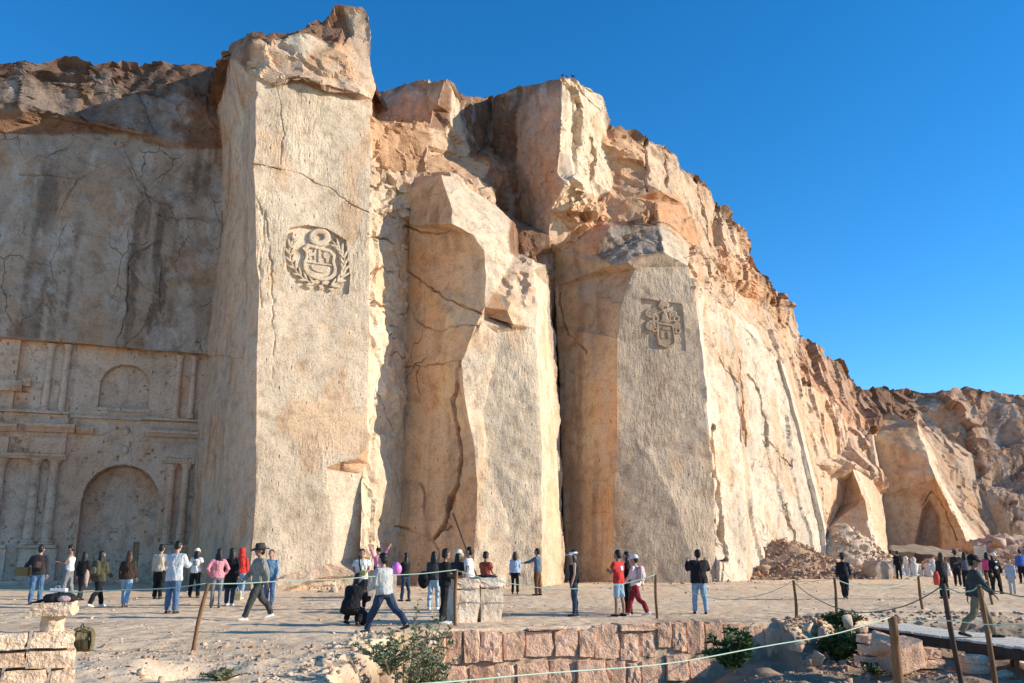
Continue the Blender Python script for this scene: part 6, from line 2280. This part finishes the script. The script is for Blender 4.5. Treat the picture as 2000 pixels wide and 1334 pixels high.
HATB = plain('hat_dark', (.05, .045, .035), .9); HATW = plain('hat_cream', (.70, .60, .48), .9); HATP = plain('hat_pale', (.75, .72, .68), .9); HATR = c_('red', (.6, .04, .03))

pr = person
a = pr(67, 1181, 1067, R(195), 'person in dark jacket and blue jeans holding a box under the left arm', DK, JN, 'hold_box', bulk=1.12, mirror=True)
backpack(a[0], a[1], a[2], a[4], a[5], 'dark backpack worn by the man with the box', c_('pack_dark', (.03, .022, .022)), 1.0, R(195), c_('pack_brown', (.09, .05, .045)))
bx = MB().box((0, 0, 0), (.36, .26, .26)).build('cardboard_box', plain('cardboard', (.20, .14, .06), .9), None)
bx.location = (a[1][0] - .46, a[1][1] - .02, a[1][2] + .98); bx.rotation_euler = (0, 0, .15)
tag(bx, 'brown box held at his side by the man at the left edge', 'box')
a = pr(130, 1166, 1067, R(-80), 'person in white tank top and grey trousers looking at a phone', WH, GT, 'phone', 1, long_sleeve=False, tank=True, shoes=SHOE_W)
pw = a[3]['wrist1'][0]
ph = MB().box((0, 0, 0), (.075, .012, .15)).build('phone', BK, None)
Mz = Matrix.Rotation(R(-80), 3, 'Z'); q = Mz @ Vector(pw * a[2] + a[3]['wrist1'][1] * .1)
ph.location = (a[1][0] + q.x, a[1][1] + q.y, a[1][2] + q.z + .05); ph.rotation_euler = (.6, 0, R(-80)); tag(ph, 'dark phone in the hands of the man in the tank top', 'phone')
p = on_ground(123, 1166)
m = MB(); m.loft([[(x * .26 * k, y * .10 * k, z_) for x, y in ((-1, -1), (1, -1), (1, 1), (-1, 1))] for k, z_ in ((.9, 0), (1.0, .1), (1.05, .30), (.98, .31))])
wb = thing('paper_bag', 'white paper bag standing on the ground by the man with the phone', 'bag', (p[0], p[1] - .35, p[2]))
m.build('bag', c_('paper_white', (.80, .80, .82)), wb)
for sd in (-1, 1): MB().tube([(-.08, .09 * sd, .3), (-.06, .09 * sd, .40), (.06, .09 * sd, .40), (.08, .09 * sd, .3)], .007, 5).build('handle', WH, wb)
pr(156, 1173, 1079, R(170), 'long-haired person in black walking beside the big dark arch', BK, DK, 'stroll', hair='longer', woman=True)
p = on_ground(160, 1172)
o = MB().tube([(0, 0, 1.0), (.03, -.05, .8), (.02, -.06, .6), (.05, -.04, .42)], [.05, .09, .08, .03], 8).build('scarf', c_('scarf', (.45, .32, .26)), None, True); o.location = tuple(p + [.12, -.12, 0]); tag(o, 'pale scarf hanging from the arm of the person in black', 'scarf')
a = pr(188, 1186, 1075, R(160), 'person in olive jacket and black trousers with pale shoes', OL, BK, 'walk', hair='long', woman=True, shoes=SHOE_W, bulk=1.15, coat=.06)
backpack(a[0], a[1], a[2], a[4], a[5], 'bulky olive backpack with pale straps', OL, 1.05, R(160), c_('pack_khaki', (.2, .17, .1)))
pr(243, 1186, 1078, R(185), 'long-haired person in dark brown jacket and light blue jeans', BR, JL, 'stroll', hair='longer', haircol='brown', woman=True, shoes=SHOE_B, bulk=1.1)
pr(334, 1198, 1060, R(170), 'tall person in pale grey shirt and blue jeans looking down', c_('pale_shirt', (.52, .54, .55)), JN, 'look_down', bulk=1.18, coat=.10)
pr(307, 1170, 1066, R(180), 'person in beige shirt and black trousers half hidden behind the pale grey shirt', BE, BK, 'stand')
a = pr(378, 1168, 1073, R(180), 'person in white t-shirt and cream cap with black trousers', WH, BK, 'stand_apart', hair='long', hat=('cap', HATW), woman=True, long_sleeve=False)
panel(a, 'shirt_print', .30, .16, .16, c_('print_grey', (.30, .25, .22)), False)
pr(420, 1187, 1074, R(-155), 'person in pink jacket and grey leggings with hand on hip', PK, GT, 'hips', hair='long', woman=True, slim=.82, headyaw=.4, shoes=SHOE_B)
pr(447, 1183, 1073, R(175), 'person in long black coat and jeans', BK, JD, 'stand', hair='long', coat=.35, woman=True, shoes=SHOE_W)
pr(467, 1170, 1073, R(180), 'person with red hood and light blue jeans', RD, JL, 'stand', hair=None, hat=('hood', HATR), woman=True, slim=.85, shoes=SHOE_W)
p = on_ground(462, 1172)
t = thing('shopping_bag', 'yellowish bag on the ground beside the person in the red hood', 'bag', tuple(p)); MB().loft([[(x * .13 * k, y * .07 * k, z_) for x, y in ((-1, -1), (1, -1), (1, 1), (-1, 1))] for k, z_ in ((1, 0), (1.1, .2), (.95, .3))]).build('bag', c_('yellow_bag', (.55, .42, .22)), t); MB().tube([(-.06, 0, .3), (0, 0, .42), (.06, 0, .3)], .008, 5).build('handle', WH, t)
a = pr(500, 1211, 1063, R(-55), 'person in wide dark hat and grey-green shirt walking left', GN, c_('dark_trousers', (.06, .06, .058)), 'walk', 1, hat=('wide', HATB), shoes=SHOE_W, bulk=1.12)
pr(524, 1183, 1076, R(0), 'person in blue behind the man with the wide dark hat', c_('dusty_blue', (.16, .27, .38)), JN, 'stand')
a = pr(703, 1191, 1075, R(5), 'person in white t-shirt and black trousers facing the camera with a pouch', WH, BK, 'carry', 1, long_sleeve=False, bulk=1.12)
t = thing('waist_pouch', 'yellow-green pouch held by the man in the white t-shirt', 'pouch', tuple(a[1] + [.08, -.24, .98])); MB().ball((0, 0, 0), (.12, .06, .08), 12, 8).build('pouch', c_('pouch', (.42, .40, .14)), t, True); MB().tube([(-.06, 0, .06), (-.12, .08, .25), (-.14, .14, .45)], .022, 6).build('strap', BK, t)
pr(683, 1222, 1147, R(165), 'person in black crouching on the ground', BK, BK, 'crouch', hair='long', H=1.62, bulk=1.18, coat=.1)
p = on_ground(706, 1222)
o = MB().ball((0, 0, .16), (.16, .12, .17), 12, 8).build('handbag', BK, None, True); o.location = tuple(p + [-.02, .1, 0]); tag(o, 'black bag beside the crouching person', 'bag')
st = SEAT.location
P_ = np.array([st.x - .12, st.y - .30, st.z + .955])
pr(729, None, None, R(25), 'boy in pink shirt sitting on the grey block with both arms raised', c_('shirt_pink', (.66, .25, .36)), JD, 'arms_up', 2, H=1.45, hat=('cap', BK), place=P_)
pr(748, 1238, 1075, R(-125), 'person in pale grey sweater and dark blue jeans striding left', c_('grey_sweater', (.46, .46, .43)), JD, 'stride', bulk=1.12, hair='short')
a = pr(791, 1174, 1083, R(-120), 'person in black top and jeans holding a pink balloon', BK, JD, 'one_up', hair='longer', woman=True, slim=.85)
o = MB().ball((0, 0, 0), (.17, .17, .21), 16, 10).build('balloon', plain('balloon_pink', (.72, .18, .58), .35, .5), None, True); o.location = tuple(a[1] + [-.28, -.1, 1.02]); tag(o, 'pink balloon held by the person in the black top', 'balloon')
a = pr(846, 1190, 1080, R(170), 'person in dark jacket and very light jeans seen from behind', c_('plaid_dark', (.06, .05, .055)), c_('jeans_pale', (.42, .54, .62)), 'one_up', hair='long', woman=True, slim=.9, shoes=SHOE_W, mirror=True)
o = MB().ball((0, 0, 0), (.16, .12, .24), 12, 9).build('handbag', BK, None, True); o.location = tuple(a[1] + [-.27, -.05, .78]); tag(o, 'black bag hanging beside the very light jeans', 'bag')
pr(867, 1219, 1075, R(100), 'person all in black with white shoes left of the stone plinths', BK, BK, 'carry', 1, bulk=1.1, shoes=SHOE_W, headyaw=.5)
pr(892, 1194, 1080, R(160), 'person in beige sun hat behind the left stone plinth', DK, DK, 'look_down', hair='long', woman=True, hat=('sun', HATW))
pr(915, 1197, 1071, R(-100), 'person in white t-shirt behind the stone plinths', WH, JD, 'stand', 1, long_sleeve=False, bulk=1.12)
pr(948, 1192, 1084, R(150), 'person in brick-red top behind the right stone plinth', RB_, JD, 'carry', 1, long_sleeve=False, woman=True)
pr(1006, 1160, 1081, R(180), 'person in pale blue blouse and black trousers near the cliff', BB, BK, 'stand', hair='long', woman=True, slim=.85, haircol='brown')
pr(1050, 1163, 1073, R(-110), 'person in denim jacket and brown trousers stretching an arm to the left', DB, BRN, 'point', 1)
pr(1122, 1204, 1077, R(-85), 'person in white visor and black vest with blue jeans', BK, JD, 'stand', 0, hair='longer', hat=('visor', HATP), woman=True, tank=True, slim=.9)
a = pr(1210, 1204, 1077, R(-130), 'person in red t-shirt and pale denim shorts', RD, c_('denim_shorts', (.34, .46, .56)), 'crossed', 1, long_sleeve=False, shorts=True, bulk=1.08)
panel(a, 'shirt_print', .34, .14, .12, WH, False)
pr(1227, 1200, 1080, R(-100), 'dark-haired person in black half hidden behind the red t-shirt', BK, BK, 'stand', hair='long', woman=True)
a = pr(1243, 1203, 1085, R(-120), 'person in pale top and red trousers walking left', c_('cream_top', (.70, .64, .58)), MR, 'walk', hat=('cap', HATP), woman=True, shoes=SHOE_W, mirror=True)
backpack(a[0], a[1], a[2], a[4], a[5], 'pink and white patterned backpack worn with red trousers', c_('pack_pink', (.62, .42, .42)), .95, R(-120), c_('pack_white', (.6, .55, .52)))
pr(1368, 1199, 1076, R(175), 'person in black padded jacket and jeans raising both hands', c_('puffer', (.018, .017, .02)), JL, 'camera', bulk=1.3, coat=.05)
a = pr(1652, 1170, 1081, R(150), 'person in dark clothes and hat walking in front of the rubble', c_('navy', (.02, .03, .045)), BK, 'walk', hat=('sun', HATB))
backpack(a[0], a[1], a[2], a[4], a[5], 'dark backpack of the walker in front of the rubble', BK, 1.0, R(150))
pr(1757, 1131, 1077, R(170), 'person in black beside the half-round boulder', BK, BK, 'stand', hat=('cap', HATB))
a = pr(1846, 1169, 1088, R(190), 'brown-haired person in dark top left of the dark post', DK, BK, 'stand', hair='longer', haircol='brown', woman=True)
o = MB().tube([(0, 0, .95), (-.02, -.03, .75), (-.03, -.03, .5)], [.06, .12, .09], 8).build('jacket', c_('coral', (.62, .09, .06)), None, True); o.location = tuple(a[1] + [-.24, -.05, -.05]); tag(o, 'coral jacket hanging from the arm of the brown-haired person', 'jacket')
c = W_A + wd * 3.6 + wr * .55
a = pr(1885, None, None, R(75), 'person in dark vest and khaki trousers walking along the plank walkway', c_('vest', (.05, .06, .06)), KH, 'walk', 1, H=1.70, place=(c[0], c[1], -.195), hat=('cap', BK), bulk=1.1, shoes=SHOE_K)
panel(a, 'shirt_front', .28, .10, .40, WH, True)
pr(1890, 1150, 1080, R(180), 'person in grey top and black trousers in front of the stone tablet', c_('slate', (.11, .11, .14)), BK, 'point', hair='long', woman=True)
pr(1872, 1145, 1077, R(160), 'person in dark hat just left of the grey top', DK, BK, 'stand', hat=('sun', HATB))
a = pr(1949, 1160, 1086, R(10), 'person in open black jacket over a white shirt', BK, BK, 'stand_apart', hair='long', hat=('cap', HATP), bulk=1.15, coat=.08)
panel(a, 'shirt_front', .22, .15, .50, WH, True)
pr(1979, 1160, 1105, R(-40), 'child in pale blue jacket and light trousers', BB, c_('pale_trousers', (.5, .5, .55)), 'stand', hair='short', haircol='brown', H=1.28, woman=True)
pr(1934, 1150, 1090, R(180), 'person in bright pink behind the open black jacket', c_('magenta', (.65, .08, .2)), BK, 'stand', woman=True, hair='long')
pr(1999, 1140, 1078, R(180), 'person in blue at the right edge of the picture', BL, BK, 'stand', H=1.65)
finish_people()
# olive backpack on the ground behind the block wall
p = on_ground(156, 1272)
t = thing('backpack', 'olive backpack standing on the ground behind the low block wall', 'backpack', tuple(p), .5)
m = MB(); m.loft([[(.19 * k * math.copysign(abs(math.cos(a)) ** .45, math.cos(a)) + .05 * z_, .11 * k * math.copysign(abs(math.sin(a)) ** .5, math.sin(a)), z_) for a in [2 * math.pi * j / 20 for j in range(20)]] for k, z_ in ((.9, 0), (1.0, .02), (1.04, .14), (1.0, .27), (.8, .34), (.45, .37))])
m.build('bag', c_('pack_olive', (.17, .135, .065)), t, True)
m = MB(); m.loft([[(.13 * k * math.cos(a), -.115 - .04 * abs(math.sin(a)) * k, z_) for a in [2 * math.pi * j / 14 for j in range(14)]] for k, z_ in ((.8, .03), (1, .05), (1, .16), (.7, .19))])
m.build('pocket', c_('pack_olive_dark', (.10, .08, .04)), t, True)
MB().tube([(-.12, -.12, .30), (0, -.13, .34), (.12, -.12, .30)], .008, 5).build('zip', BK, t)
for sd in (-1, 1): MB().tube([(.11 * sd, -.11, .30), (.13 * sd, -.15, .18), (.12 * sd, -.13, .02)], .014, 5).build('strap', BK, t)
MB().tube([(-.03, .02, .36), (0, .0, .43), (.03, .02, .36)], .012, 6).build('handle', BK, t)
tick('people')
